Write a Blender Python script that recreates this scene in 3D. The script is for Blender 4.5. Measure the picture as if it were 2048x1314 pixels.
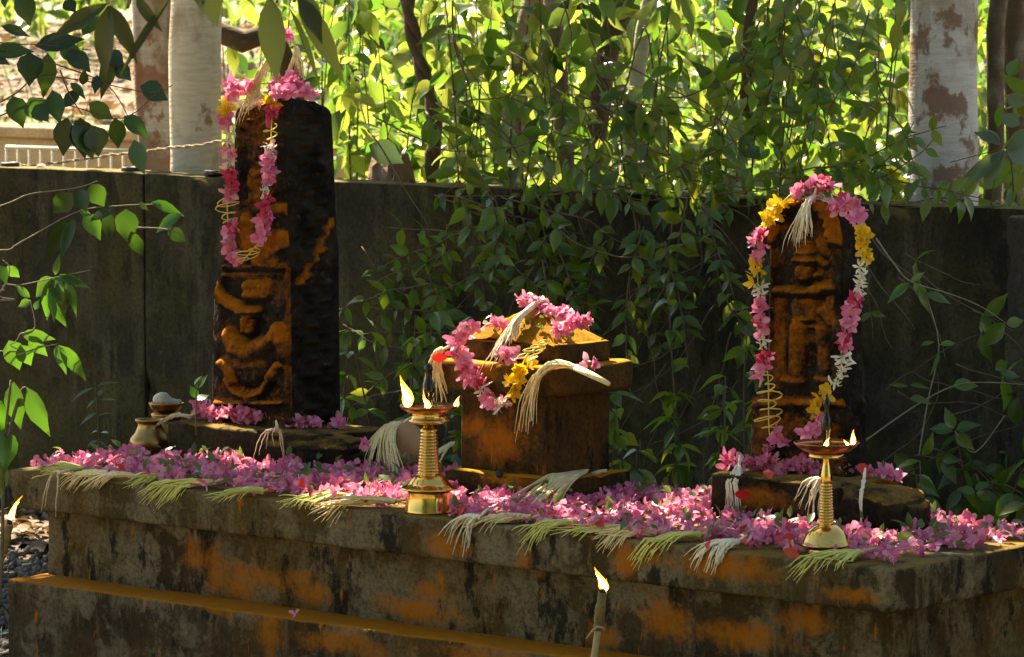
import bpy, bmesh, math, random
from mathutils import Vector, Matrix, noise
random.seed(7)
sc = bpy.context.scene
for o in list(bpy.data.objects): bpy.data.objects.remove(o)
COL = sc.collection
U = random.uniform
V3 = Vector
# ------------------------------------------------------------------ camera
PW, PH, CX, CY = 2048, 1314, 1024, 657          # photograph's pixels
VL, VR = -8300, 8000                             # vanishing points of the plinth's two edge directions
F = math.sqrt((CX-VL)*(VR-CX)-CY**2)
PITCH = math.atan(CY/F)
YAW = math.atan2(CX-VL, F/math.cos(PITCH))
FW = V3((-math.cos(YAW), math.sin(YAW), 0)); RT = V3((math.sin(YAW), math.cos(YAW), 0)); UP = V3((0, 0, 1))
ZT = 0.50; EYE = ZT+1.14                         # plinth top, eye height
def ray(u, v):
    r, d = u-CX, v-CY
    return RT*r + FW*(F*math.cos(PITCH)-d*math.sin(PITCH)) + UP*(-F*math.sin(PITCH)-d*math.cos(PITCH))
_d = ray(1786, 1139); _t = (ZT-EYE)/_d.z
CAM = V3((-_d.x*_t, -_d.y*_t, EYE))              # plinth's near top corner is the world's x = y = 0
def pz(u, v, z): d = ray(u, v); return CAM + d*((z-CAM.z)/d.z)
def py(u, v, y): d = ray(u, v); return CAM + d*((y-CAM.y)/d.y)
def pd(u, v, dep): return CAM + ray(u, v)*(dep/F)
cam_d = bpy.data.cameras.new('camera'); cam = bpy.data.objects.new('camera', cam_d); COL.objects.link(cam)
cam_d.lens = 36*F/PW; cam_d.sensor_width = 36; cam_d.clip_end = 400; cam_d.clip_start = 0.1
cam.location = CAM
cam.rotation_euler = ray(CX, CY).to_track_quat('-Z', 'Y').to_euler()
cam_d.dof.use_dof = True; cam_d.dof.focus_distance = 9.2; cam_d.dof.aperture_fstop = cam_d.lens/9.0
sc.camera = cam
# ------------------------------------------------------------------ light
SUN_EL = math.radians(52)
sh = V3((-0.95, 0.31, 0)).normalized()
SUN = (sh*math.cos(SUN_EL) + UP*math.sin(SUN_EL)).normalized()
w = bpy.data.worlds.new('World'); sc.world = w; w.use_nodes = True
nt = w.node_tree; nt.nodes.clear()
sky = nt.nodes.new('ShaderNodeTexSky'); sky.sky_type = 'NISHITA'; sky.sun_disc = False
sky.sun_elevation = SUN_EL; sky.sun_rotation = math.atan2(SUN.x, SUN.y)
bg = nt.nodes.new('ShaderNodeBackground'); bg.inputs[1].default_value = 0.062
wo = nt.nodes.new('ShaderNodeOutputWorld')
nt.links.new(sky.outputs[0], bg.inputs[0]); nt.links.new(bg.outputs[0], wo.inputs[0])
sl = bpy.data.lights.new('sun', 'SUN'); sl.energy = 5.0; sl.angle = math.radians(0.5); sl.color = (1.0, 0.93, 0.80)
so = bpy.data.objects.new('sun', sl); COL.objects.link(so); so.rotation_euler = SUN.to_track_quat('Z', 'Y').to_euler()
so.location = (0, 0, 20)
sc.view_settings.view_transform = 'Standard'; sc.view_settings.look = 'None'
sc.view_settings.exposure = 2.18; sc.view_settings.gamma = 1.0; sc.view_settings.use_curve_mapping = False
sc.view_settings.use_white_balance = True; sc.view_settings.white_balance_temperature = 7700   # camera set for shade
sc.render.engine = 'CYCLES'
sc.cycles.max_bounces = 8; sc.cycles.transmission_bounces = 4; sc.cycles.transparent_max_bounces = 8

# ------------------------------------------------------------------ helpers
class MB:
    def __init__(s): s.v = []; s.f = []; s.a = None
    def add(s, vs, fs):
        n = len(s.v); s.v.extend(vs); s.f.extend([tuple(i+n for i in f) for f in fs]); return s
    def tube(s, pts, rad, sides=6, cap=True):
        pts = [V3(p) for p in pts]; n = len(pts)
        if not hasattr(rad, '__len__'): rad = [rad]*n
        vs = []; fs = []
        t0 = (pts[1]-pts[0]).normalized()
        a = t0.orthogonal().normalized()
        for i, p in enumerate(pts):
            t = (pts[min(i+1, n-1)]-pts[max(i-1, 0)])
            if t.length < 1e-9: t = t0
            t = t.normalized()
            a = (a - t*a.dot(t)); a = a.normalized() if a.length > 1e-6 else t.orthogonal().normalized()
            b = t.cross(a)
            for k in range(sides):
                q = 2*math.pi*k/sides
                vs.append(p + (a*math.cos(q)+b*math.sin(q))*rad[i])
        for i in range(n-1):
            for k in range(sides):
                k2 = (k+1) % sides
                fs.append((i*sides+k, i*sides+k2, (i+1)*sides+k2, (i+1)*sides+k))
        if cap:
            fs.append(tuple(range(sides-1, -1, -1))); fs.append(tuple((n-1)*sides+k for k in range(sides)))
        return s.add(vs, fs)
    def lathe(s, prof, n=32, org=(0, 0, 0), axis=None):
        vs = []; fs = []; o = V3(org)
        for r, z in prof:
            for k in range(n):
                q = 2*math.pi*k/n
                vs.append(V3((r*math.cos(q), r*math.sin(q), z)))
        if axis is not None:
            M = V3(axis).to_track_quat('Z', 'Y').to_matrix(); vs = [M @ p for p in vs]
        vs = [p+o for p in vs]
        m = len(prof)
        for i in range(m-1):
            for k in range(n):
                k2 = (k+1) % n
                fs.append((i*n+k, i*n+k2, (i+1)*n+k2, (i+1)*n+k))
        fs.append(tuple(range(n-1, -1, -1))); fs.append(tuple((m-1)*n+k for k in range(n)))
        return s.add(vs, fs)
    def box(s, x0, x1, y0, y1, z0, z1):
        vs = [V3((x, y, z)) for z in (z0, z1) for y in (y0, y1) for x in (x0, x1)]
        return s.add(vs, [(0, 2, 3, 1), (4, 5, 7, 6), (0, 1, 5, 4), (2, 6, 7, 3), (0, 4, 6, 2), (1, 3, 7, 5)])
    def mesh(s, name, smooth=True, fix=False):
        me = bpy.data.meshes.new(name); me.from_pydata([tuple(p) for p in s.v], [], s.f)
        if fix:
            bm = bmesh.new(); bm.from_mesh(me); bmesh.ops.recalc_face_normals(bm, faces=bm.faces); bm.to_mesh(me); bm.free()
        if smooth: me.polygons.foreach_set('use_smooth', [True]*len(me.polygons))
        me.update(); return me
    def build(s, name, mat, parent=None, smooth=True, loc=None, fix=False):
        return mobj(name, s.mesh(name, smooth, fix), mat, parent, loc)
def mobj(name, me, mat=None, parent=None, loc=None):
    if mat is not None and not me.materials: me.materials.append(mat)
    o = bpy.data.objects.new(name, me); COL.objects.link(o)
    if parent is not None:
        o.parent = parent; o.matrix_parent_inverse = Matrix.Translation(-parent.location)
    if loc is not None: o.location = loc
    return o
def empty(name, loc):
    o = bpy.data.objects.new(name, None); COL.objects.link(o); o.location = loc; o.empty_display_size = 0.05; return o
def tag(o, label, cat, group=None, kind=None):
    o['label'] = label; o['category'] = cat
    if group: o['group'] = group
    if kind: o['kind'] = kind
    return o
def struct(o): o['kind'] = 'structure'; return o
def thing(name, loc, label, cat, group=None): return tag(empty(name, loc), label, cat, group)
def fbm(p, o=4): return noise.fractal(p, 1.0, 2.0, o)
def rbox(x0, x1, y0, y1, z0, z1, bev=0.008, step=0.04, rough=0.003, freq=9, seed=0, chip=0.0):
    """stone block: subdivided box with rounded, uneven edges"""
    bm = bmesh.new()
    bmesh.ops.create_cube(bm, size=1)
    for v in bm.verts: v.co = V3((x0 if v.co.x < 0 else x1, y0 if v.co.y < 0 else y1, z0 if v.co.z < 0 else z1))
    def cut(axis, a, b):
        n = max(2, int((b-a)/step)); L = [a+bev*0.3, a+bev] + [a+(b-a)*i/n for i in range(1, n)] + [b-bev, b-bev*0.3]
        no = V3((0, 0, 0)); no[axis] = 1
        for t in L:
            co = V3((0, 0, 0)); co[axis] = t
            bmesh.ops.bisect_plane(bm, geom=bm.verts[:]+bm.edges[:]+bm.faces[:], plane_co=co, plane_no=no)
    cut(0, x0, x1); cut(1, y0, y1); cut(2, z0, z1)
    lo = V3((x0+bev, y0+bev, z0+bev)); hi = V3((x1-bev, y1-bev, z1-bev))
    for v in bm.verts:
        q = V3([min(max(v.co[i], lo[i]), hi[i]) for i in range(3)])
        d = v.co-q
        if d.length > 1e-7: v.co = q + d.normalized()*bev
        s = V3((seed*3.1, seed*1.7, seed))
        n = V3((fbm(v.co*freq+s), fbm(v.co*freq+s+V3((9, 0, 0))), fbm(v.co*freq+s+V3((0, 9, 0)))))
        k = rough
        if chip:                                   # broken bits along the edges
            e = sum(1 for i in range(3) if v.co[i] < lo[i]+1e-6 or v.co[i] > hi[i]-1e-6)
            if e >= 2:
                c = max(0, fbm(v.co*14+s*2)-0.12)
                v.co -= (v.co-q).normalized()*c*chip if d.length > 1e-7 else V3()
        v.co += n*k
    bmesh.ops.recalc_face_normals(bm, faces=bm.faces)
    me = bpy.data.meshes.new('block'); bm.to_mesh(me); bm.free()
    me.polygons.foreach_set('use_smooth', [True]*len(me.polygons)); return me

# ------------------------------------------------------------------ materials
class N:
    """tiny node-graph writer"""
    def __init__(s, name):
        s.m = bpy.data.materials.new(name); s.m.use_nodes = True; s.t = s.m.node_tree; s.t.nodes.clear()
        s.out = s.t.nodes.new('ShaderNodeOutputMaterial')
    def n(s, typ, ins=None, **kw):
        x = s.t.nodes.new(typ)
        for k, v in kw.items(): setattr(x, k, v)
        for k, v in (ins or {}).items():
            if isinstance(v, bpy.types.NodeSocket): s.t.links.new(v, x.inputs[k])
            else: x.inputs[k].default_value = v
        return x
    def coord(s, scale=(1, 1, 1), obj=True):
        c = s.n('ShaderNodeTexCoord') if obj else s.n('ShaderNodeNewGeometry')
        return s.n('ShaderNodeMapping', {0: c.outputs['Object' if obj else 'Position'], 3: scale}).outputs[0]
    def noise(s, vec, scale, detail=5, rough=0.6, dist=0.0):
        return s.n('ShaderNodeTexNoise', {'Vector': vec, 'Scale': scale, 'Detail': detail, 'Roughness': rough, 'Distortion': dist}).outputs[0]
    def ramp(s, fac, stops):
        r = s.n('ShaderNodeValToRGB', {0: fac}); e = r.color_ramp.elements
        while len(e) < len(stops): e.new(0.5)
        for i, (p, c) in enumerate(stops):
            e[i].position = p; e[i].color = (c, c, c, 1) if not hasattr(c, '__len__') else (*c, 1)
        return r.outputs[0]
    def mix(s, fac, a, b, mode='MIX'):
        x = s.n('ShaderNodeMix', data_type='RGBA', blend_type=mode)
        for sock, v in ((x.inputs[0], fac), (x.inputs[6], a), (x.inputs[7], b)):
            if isinstance(v, bpy.types.NodeSocket): s.t.links.new(v, sock)
            else: sock.default_value = v if not hasattr(v, '__len__') else ((*v, 1) if len(v) == 3 else v)
        return x.outputs[2]
    def math(s, op, a, b=0.0, clamp=False):
        return s.n('ShaderNodeMath', {0: a, 1: b}, operation=op, use_clamp=clamp).outputs[0]
    def bump(s, h, strength=0.4, dist=0.01):
        return s.n('ShaderNodeBump', {'Height': h, 'Strength': strength, 'Distance': dist}).outputs[0]
    def pbr(s, col, rough=0.8, metal=0.0, normal=None, **kw):
        p = s.n('ShaderNodeBsdfPrincipled', {'Base Color': col if isinstance(col, bpy.types.NodeSocket) else (*col, 1), 'Roughness': rough, 'Metallic': metal})
        if normal is not None: s.t.links.new(normal, p.inputs['Normal'])
        for k, v in kw.items(): p.inputs[k].default_value = v
        return p.outputs[0]
    def done(s, shader): s.t.links.new(shader, s.out.inputs[0]); return s.m
    def rnd(s):
        a = s.n('ShaderNodeObjectInfo').outputs['Random']; b = s.n('ShaderNodeNewGeometry').outputs['Random Per Island']
        return s.math('FRACT', s.math('ADD', a, b))
    def blobs(s, L):
        """sum of soft ellipsoids at world points: splashed turmeric patches"""
        g = s.n('ShaderNodeNewGeometry').outputs['Position']; tot = None
        for (c, r) in L:
            d = s.n('ShaderNodeVectorMath', {0: g, 1: tuple(c)}, operation='SUBTRACT').outputs[0]
            d = s.n('ShaderNodeVectorMath', {0: d, 1: tuple(1/x for x in r)}, operation='MULTIPLY').outputs[0]
            l = s.n('ShaderNodeVectorMath', {0: d}, operation='LENGTH').outputs['Value']
            k = s.n('ShaderNodeMapRange', {0: l, 1: 0.2, 2: 1.0, 3: 1.0, 4: 0.0}).outputs[0]
            tot = k if tot is None else s.math('MAXIMUM', tot, k)
        return tot
ORANGE = (0.38, 0.125, 0.006); TURM = (0.60, 0.27, 0.015)

def plaster(name, dark, mid, light, streak=0.55, spots=0.5, orange=None, drip=0.0, top=None, moss=0.3, black=0.9):
    g = N(name); P = g.coord(); W = g.mix(0.07, P, g.n('ShaderNodeTexNoise', {'Vector': P, 'Scale': 6.0, 'Detail': 4}).outputs[1])
    n1 = g.noise(W, 3.2, 7, 0.62); n3 = g.noise(W, 6.5, 10, 0.70); n4 = g.noise(P, 90, 4, 0.7); n5 = g.noise(P, 30, 6, 0.7)
    st = g.noise(g.coord((9, 9, 1.6)), 1.5, 7, 0.7)
    c = g.mix(g.ramp(n1, [(0.36, 0), (0.62, 1)]), dark, mid)
    c = g.mix(g.math('MULTIPLY', g.ramp(st, [(0.50, 0), (0.62, 1)]), streak*0.6), c, light)
    pa = g.ramp(n3, [(0.485, 0), (0.545, 1)])
    c = g.mix(g.math('MULTIPLY', pa, spots), c, g.mix(n5, light, mid))
    ms = g.noise(P, 3.1, 6, 0.7)
    c = g.mix(g.math('MULTIPLY', g.ramp(ms, [(0.46, 0), (0.64, 1)]), moss), c, (0.075, 0.072, 0.010))
    if drip: c = g.mix(g.math('MULTIPLY', g.ramp(g.noise(W, 2.4, 7, 0.66), [(0.46, 0), (0.68, 1)]), 0.45), c, (0.17, 0.082, 0.010))
    blk = g.noise(g.mix(0.10, g.coord((6, 6, 2.6)), g.n('ShaderNodeTexNoise', {'Vector': P, 'Scale': 9.0}).outputs[1]), 1.7, 9, 0.75)
    c = g.mix(g.math('MULTIPLY', g.ramp(blk, [(0.555, 0), (0.60, 1)]), black), c, (0.012, 0.011, 0.008))
    c = g.mix(g.math('MULTIPLY', g.ramp(n4, [(0.36, 1), (0.54, 0)]), 0.5), c, tuple(x*0.45 for x in dark))
    c = g.mix(g.math('MULTIPLY', g.ramp(n5, [(0.60, 0), (0.70, 1)]), 0.35), c, light)
    if drip:
        d = g.noise(g.coord((21, 21, 6)), 1.25, 4, 0.6)
        c = g.mix(g.math('MULTIPLY', g.ramp(d, [(0.655, 0), (0.70, 1)]), drip), c, ORANGE)
    if orange:
        b = g.blobs(orange); m = g.noise(W, 13, 9, 0.78)
        f = g.math('ADD', g.math('MULTIPLY', b, 0.95), g.math('MULTIPLY', g.math('SUBTRACT', m, 0.5), 3.0))
        f = g.math('MULTIPLY', g.ramp(f, [(0.30, 0), (1.15, 1)]), g.ramp(b, [(0.0, 0), (0.35, 1)]))
        c = g.mix(g.math('MULTIPLY', f, 0.85), c, g.mix(n5, (0.30, 0.10, 0.006), ORANGE))
    if top:
        nz = g.n('ShaderNodeSeparateXYZ', {0: g.n('ShaderNodeNewGeometry').outputs['Normal']}).outputs[2]
        m = g.math('MULTIPLY', g.ramp(nz, [(0.35, 0), (0.8, 1)]), g.ramp(g.noise(W, 9, 8, 0.75), [(top[1], 0), (top[1]+0.16, 1)]))
        c = g.mix(m, c, g.mix(n5, top[0], tuple(x*0.55 for x in top[0])))
    h = g.math('ADD', g.math('ADD', n3, g.math('MULTIPLY', n5, 0.6)), g.math('MULTIPLY', n4, 0.4))
    h = g.math('SUBTRACT', h, g.math('MULTIPLY', pa, -0.15))
    return g.done(g.pbr(c, 0.95, normal=g.bump(h, 0.7, 0.008), **{'Specular IOR Level': 0.12}))
def leafmat(name, cols, trans, tmix=0.45, rough=0.38):
    g = N(name); r = g.rnd()
    k = len(cols)-1
    c = g.ramp(r, [(i/k if k else 0, c) for i, c in enumerate(cols)])
    v = g.noise(g.coord((1, 1, 1), True), 60, 3)
    c = g.mix(g.math('MULTIPLY', v, 0.5), c, (0.02, 0.035, 0.008))
    bl = g.noise(g.coord(obj=False), 45, 5, 0.7)
    c = g.mix(g.math('MULTIPLY', g.ramp(bl, [(0.62, 0), (0.72, 1)]), 0.55), c, (0.10, 0.075, 0.02))
    p = g.pbr(c, rough, **{'Specular IOR Level': 0.55})
    k = len(trans)-1
    tc = g.ramp(r, [(i/k if k else 0, c) for i, c in enumerate(trans)])
    t = g.n('ShaderNodeBsdfTranslucent', {0: tc}).outputs[0]
    return g.done(g.n('ShaderNodeMixShader', {0: tmix, 1: p, 2: t}).outputs[0])
def petalmat(name, cols, tmix=0.35):
    g = N(name); r = g.rnd(); k = len(cols)-1
    c = g.ramp(r, [(i/k if k else 0, c) for i, c in enumerate(cols)])
    p = g.pbr(c, 0.55); t = g.n('ShaderNodeBsdfTranslucent', {0: c}).outputs[0]
    return g.done(g.n('ShaderNodeMixShader', {0: tmix, 1: p, 2: t}).outputs[0])
def plain(name, col, rough=0.7, var=0.35, metal=0.0, scale=40, bump=0.2):
    g = N(name); n = g.noise(g.coord(), scale, 5, 0.65)
    c = g.mix(g.ramp(n, [(0.3, 0), (0.7, 1)]), tuple(x*(1-var) for x in col), tuple(min(1, x*(1+var)) for x in col))
    return g.done(g.pbr(c, rough, metal, normal=g.bump(n, bump, 0.004)))
def brassmat(name, col, tarn, rough=0.22, amt=0.5):
    g = N(name); n = g.noise(g.coord((1, 1, 0.6)), 38, 6, 0.7); n2 = g.noise(g.coord(), 9, 4, 0.6)
    f = g.math('MULTIPLY', g.ramp(n2, [(0.42, 0), (0.68, 1)]), amt)
    c = g.mix(f, col, tarn)
    r = g.math('ADD', g.math('MULTIPLY', n, 0.14), rough-0.05)
    return g.done(g.pbr(c, r, 1.0, normal=g.bump(n, 0.03, 0.002)))
def bark(name, base, pale, rust, pt=0.5, rt=0.56):
    g = N(name); P = g.coord((5, 5, 3)); R = g.coord((14, 14, 90))
    n = g.noise(P, 1.5, 6, 0.6); n2 = g.noise(g.coord((6, 6, 5)), 1.3, 9, 0.65); n3 = g.noise(R, 1.0, 3)
    c = g.mix(g.ramp(n, [(pt-0.06, 0), (pt+0.06, 1)]), base, pale)
    c = g.mix(g.math('MULTIPLY', g.ramp(n2, [(rt-.015, 0), (rt+0.03, 1)]), 0.85), c, g.mix(n, rust, tuple(x*1.25 for x in rust)))
    c = g.mix(g.math('MULTIPLY', g.ramp(n3, [(0.45, 0), (0.6, 1)]), 0.22), c, tuple(x*0.5 for x in base))
    return g.done(g.pbr(c, 0.9, normal=g.bump(g.math('ADD', n3, n), 0.5, 0.006)))
def flamemat(name, base, tip, strength, alpha):
    g = N(name); z = g.n('ShaderNodeSeparateXYZ', {0: g.n('ShaderNodeTexCoord').outputs['Generated']}).outputs[2]
    c = g.ramp(z, [(0.0, base), (0.55, base), (1.0, tip)])
    e = g.n('ShaderNodeEmission', {0: c, 1: strength}).outputs[0]
    if alpha >= 1: return g.done(e)
    t = g.n('ShaderNodeBsdfTransparent').outputs[0]
    return g.done(g.n('ShaderNodeMixShader', {0: alpha, 1: t, 2: e}).outputs[0])
M = {}
M['pink'] = petalmat('pink_petal', [(0.70, 0.13, 0.27), (0.76, 0.19, 0.35), (0.82, 0.34, 0.47), (0.72, 0.18, 0.37), (0.80, 0.26, 0.37), (0.84, 0.46, 0.54)])
M['deep'] = petalmat('crimson_petal', [(0.55, 0.03, 0.08), (0.62, 0.05, 0.12)])
M['red'] = petalmat('red_petal', [(0.50, 0.016, 0.012), (0.58, 0.025, 0.015), (0.56, 0.06, 0.012)], 0.2)
M['yellow'] = petalmat('yellow_petal', [(0.72, 0.47, 0.01), (0.80, 0.55, 0.03), (0.70, 0.40, 0.01)])
M['white'] = petalmat('white_petal', [(0.78, 0.76, 0.64), (0.70, 0.70, 0.55)], 0.25)
M['green'] = leafmat('green_bits', [(0.06, 0.11, 0.015), (0.10, 0.16, 0.03)], [(0.16, 0.26, 0.03), (0.25, 0.35, 0.05)], 0.3)
M['cream'] = plain('cream_strand', (0.82, 0.70, 0.36), 0.6, 0.22, scale=90)
M['ivory'] = plain('ivory_strand', (0.84, 0.79, 0.58), 0.6, 0.18, scale=90)
M['lime'] = plain('lime_strand', (0.72, 0.68, 0.16), 0.6, 0.25, scale=90)
for k_, a_, b_ in (('cream', (0.86, 0.74, 0.40), (0.66, 0.52, 0.22)), ('ivory', (0.86, 0.82, 0.64), (0.72, 0.64, 0.42)), ('lime', (0.74, 0.70, 0.18), (0.52, 0.54, 0.12))):
    g = N(k_+'_strands'); n = g.noise(g.coord(obj=False), 120, 4, 0.7); c = g.mix(g.rnd(), a_, b_)
    c = g.mix(g.ramp(n, [(0.45, 0), (0.70, 0.6)]), c, tuple(x*.55 for x in b_)); M[k_] = g.done(g.pbr(c, 0.65, normal=g.bump(n, .5, .003)))
M['thread'] = plain('yellow_thread', (0.66, 0.53, 0.10), 0.6, 0.15)
M['brass'] = brassmat('polished_brass', (0.76, 0.47, 0.12), (0.40, 0.24, 0.06), 0.15, 0.4)
M['oldbrass'] = brassmat('old_brass', (0.40, 0.25, 0.08), (0.12, 0.08, 0.035), 0.30, 0.6)
M['copper'] = brassmat('copper_bowl', (0.58, 0.26, 0.09), (0.22, 0.09, 0.03), 0.26, 0.5)
M['oily'] = plain('sooty_metal', (0.013, 0.011, 0.010), 0.12, 0.3, 0.3, bump=0.05)
M['soot_and_hole_dark'] = plain('soot_and_hole_dark', (0.012, 0.010, 0.009), 0.8)
M['flame'] = flamemat('flame_glow', (1.0, 0.40, 0.05), (1.0, 0.15, 0.01), 3.0, 0.30)
M['core'] = flamemat('flame_core', (1.0, 0.72, 0.30), (1.0, 0.50, 0.10), 16.0, 1)
M['cloth'] = plain('oily_cloth', (0.16, 0.115, 0.03), 0.7, 0.5, scale=60, bump=0.7)
M['stick'] = plain('split_stick', (0.42, 0.30, 0.16), 0.8, 0.3, scale=30, bump=0.4)
M['shell'] = plain('conch_shell', (0.50, 0.48, 0.38), 0.45, 0.3, scale=30)
M['husk'] = plain('coconut_husk', (0.42, 0.235, 0.095), 0.7, 0.25, scale=14)
M['black'] = plain('black_rubber', (0.015, 0.015, 0.015), 0.5, 0.3)
M['rail'] = plain('pale_paint', (0.42, 0.40, 0.30), 0.6, 0.2)
M['rope'] = plain('dry_rope', (0.36, 0.27, 0.17), 0.9, 0.35, scale=80, bump=0.8)
M['twig'] = plain('brown_twig', (0.11, 0.08, 0.045), 0.9, 0.4, scale=50, bump=0.5)
M['palet'] = plain('pale_twig', (0.24, 0.21, 0.14), 0.9, 0.35, scale=50, bump=0.5)
M['gravel'] = plain('gravel_stone', (0.085, 0.075, 0.06), 0.85, 0.6, scale=12)
M['vine'] = leafmat('creeper_leaf', [(0.045, 0.115, 0.014), (0.065, 0.155, 0.02), (0.09, 0.17, 0.022), (0.05, 0.11, 0.03), (0.13, 0.16, 0.02)], [(0.16, 0.34, 0.02), (0.24, 0.42, 0.03), (0.36, 0.46, 0.04), (0.12, 0.26, 0.03), (0.42, 0.42, 0.03)], 0.4, 0.24)
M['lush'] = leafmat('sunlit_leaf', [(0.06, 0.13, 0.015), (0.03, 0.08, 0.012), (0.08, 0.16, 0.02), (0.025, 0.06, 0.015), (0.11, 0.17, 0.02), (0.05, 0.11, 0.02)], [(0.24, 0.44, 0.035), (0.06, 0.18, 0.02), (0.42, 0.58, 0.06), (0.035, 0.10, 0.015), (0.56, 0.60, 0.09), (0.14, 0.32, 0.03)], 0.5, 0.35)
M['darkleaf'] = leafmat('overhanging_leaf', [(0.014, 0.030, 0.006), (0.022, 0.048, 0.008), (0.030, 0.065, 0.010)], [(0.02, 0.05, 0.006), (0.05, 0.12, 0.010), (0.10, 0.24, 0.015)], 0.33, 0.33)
M['broad'] = leafmat('broad_leaf', [(0.035, 0.10, 0.010), (0.05, 0.125, 0.016)], [(0.08, 0.24, 0.012), (0.14, 0.30, 0.025)], 0.42, 0.30)
M['drab'] = leafmat('drab_leaf', [(0.05, 0.058, 0.013), (0.034, 0.048, 0.017)], [(0.06, 0.072, 0.008), (0.04, 0.06, 0.014)], 0.3, 0.5)
M['grey'] = leafmat('greyish_leaf', [(0.13, 0.17, 0.10), (0.10, 0.14, 0.07)], [(0.16, 0.24, 0.08), (0.12, 0.20, 0.06)], 0.3, 0.28)
M['crown'] = leafmat('crown_leaf', [(0.04, 0.09, 0.012), (0.05, 0.11, 0.016)], [(0.10, 0.22, 0.02), (0.14, 0.26, 0.02)], 0.35, 0.4)
M['dry'] = leafmat('dry_leaf', [(0.20, 0.11, 0.06), (0.36, 0.24, 0.15), (0.12, 0.065, 0.035)], [(0.22, 0.12, 0.04), (0.30, 0.18, 0.07), (0.14, 0.07, 0.02)], 0.2, 0.7)
M['barkp'] = bark('pale_bark', (0.40, 0.33, 0.23), (0.60, 0.55, 0.43), (0.22, 0.11, 0.05), 0.45, 0.60)
M['barkr'] = bark('mottled_bark', (0.24, 0.16, 0.10), (0.42, 0.40, 0.36), (0.20, 0.075, 0.03), 0.50, 0.53)
M['barkm'] = bark('patchy_bark', (0.34, 0.30, 0.24), (0.50, 0.49, 0.45), (0.15, 0.070, 0.032), 0.46, 0.52)
M['stump'] = bark('stump_bark', (0.22, 0.12, 0.07), (0.34, 0.24, 0.17), (0.16, 0.07, 0.03), 0.58, 0.56)
M['barkb'] = bark('brown_bark', (0.16, 0.11, 0.07), (0.30, 0.25, 0.18), (0.12, 0.06, 0.03), 0.55, 0.60)
M['barkd'] = bark('dark_bark', (0.10, 0.065, 0.035), (0.20, 0.17, 0.12), (0.12, 0.05, 0.02), 0.58, 0.60)

# ------------------------------------------------------------------ ground
g = N('forest_floor'); P = g.coord(); a = g.noise(P, 1.3, 6, 0.7); b = g.noise(P, 22, 5, 0.7); c2 = g.noise(P, 0.35, 4)
c = g.mix(g.ramp(a, [(0.35, 0), (0.65, 1)]), (0.13, 0.085, 0.055), (0.34, 0.22, 0.15))
c = g.mix(g.ramp(b, [(0.42, 0.0), (0.60, 0.8)]), c, (0.06, 0.045, 0.03))
c = g.mix(g.math('MULTIPLY', g.ramp(c2, [(0.48, 0), (0.6, 1)]), 0.7), c, (0.10, 0.14, 0.03))
M['floor'] = g.done(g.pbr(c, 0.95, normal=g.bump(b, 0.8, 0.03)))
mb = MB(); n = 90
def tz(x, y):
    r = math.hypot(x, y)
    return 0.02*fbm(V3((x, y, 0))*0.8) + (0.12*fbm(V3((x, y, 3))*0.15)*min(1, max(0, (r-6)/10)))
xs = []
for i in range(n+1):
    t = 2*i/n-1; xs.append(150*math.copysign(abs(t)**3, t)+t*10)
mb.add([V3((x-2, y+1, tz(x-2, y+1))) for y in xs for x in xs], [(j*(n+1)+i, j*(n+1)+i+1, (j+1)*(n+1)+i+1, (j+1)*(n+1)+i) for j in range(n) for i in range(n)])
struct(mb.build('ground', M['floor']))

# ------------------------------------------------------------------ plinth
PX0, PX1, PY1 = -2.645, 0.0, 0.68
ob = [(py(u, v, yy), (rx, 0.3, rz)) for u, v, yy, rx, rz in [(390, 1110, .05, .10, .06), (520, 1150, .05, .28, .05), (540, 1260, -.06, .07, .12), (470, 1180, .05, .10, .05), (1330, 1240, .05, .13, .07), (1480, 1270, .05, .25, .05), (1250, 1120, 0, .06, .08), (1440, 1130, 0, .34, .05), (1050, 1130, 0, .04, .05), (820, 1220, .05, .2, .05), (1030, 1300, .05, .3, .04), (900, 1090, 0, .10, .05), (700, 1290, -.06, .25, .05), (1700, 1190, 0, .10, .03), (860, 1180, .05, .12, .04), (1200, 1270, .05, .08, .05), (620, 1190, .05, .10, .05), (430, 1140, .05, .05, .09), (500, 1210, .05, .10, .025), (1600, 1240, .05, .12, .05)]]
M['plinth'] = plaster('weathered_plaster', (0.040, 0.026, 0.011), (0.092, 0.066, 0.030), (0.27, 0.23, 0.14), 0.7, 0.9, ob, 0.9, None, 0.22)
M['slabtop'] = plaster('weathered_slab', (0.040, 0.028, 0.011), (0.092, 0.068, 0.030), (0.30, 0.255, 0.155), 0.7, 0.8, ob, 0.75, ((0.26, 0.16, 0.03), 0.42), 0.3)
M['ledge'] = plaster('turmeric_ledge', (0.034, 0.022, 0.010), (0.080, 0.058, 0.028), (0.25, 0.21, 0.13), 0.7, 0.85, ob, 0.9, ((0.42, 0.155, 0.006), 0.10), 0.2)
pl = thing('stone_plinth', (-1.3, 0.3, 0), 'long weathered stone plinth with overhanging slab and orange stained ledge', 'plinth')
mobj('slab', rbox(PX0, PX1, 0, PY1, 0.408, ZT, 0.010, 0.02, 0.0012, 8, 1, 0.004), M['slabtop'], pl)
mobj('body', rbox(PX0+.09, PX1-.06, 0.055, PY1-.06, 0.235, 0.41, 0.006, 0.05, 0.004, 6, 2), M['plinth'], pl)
mobj('ledge', rbox(PX0+.065, PX1+.05, -0.06, PY1+.04, -0.05, 0.245, 0.010, 0.035, 0.002, 7, 3, 0.010), M['ledge'], pl)

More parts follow.
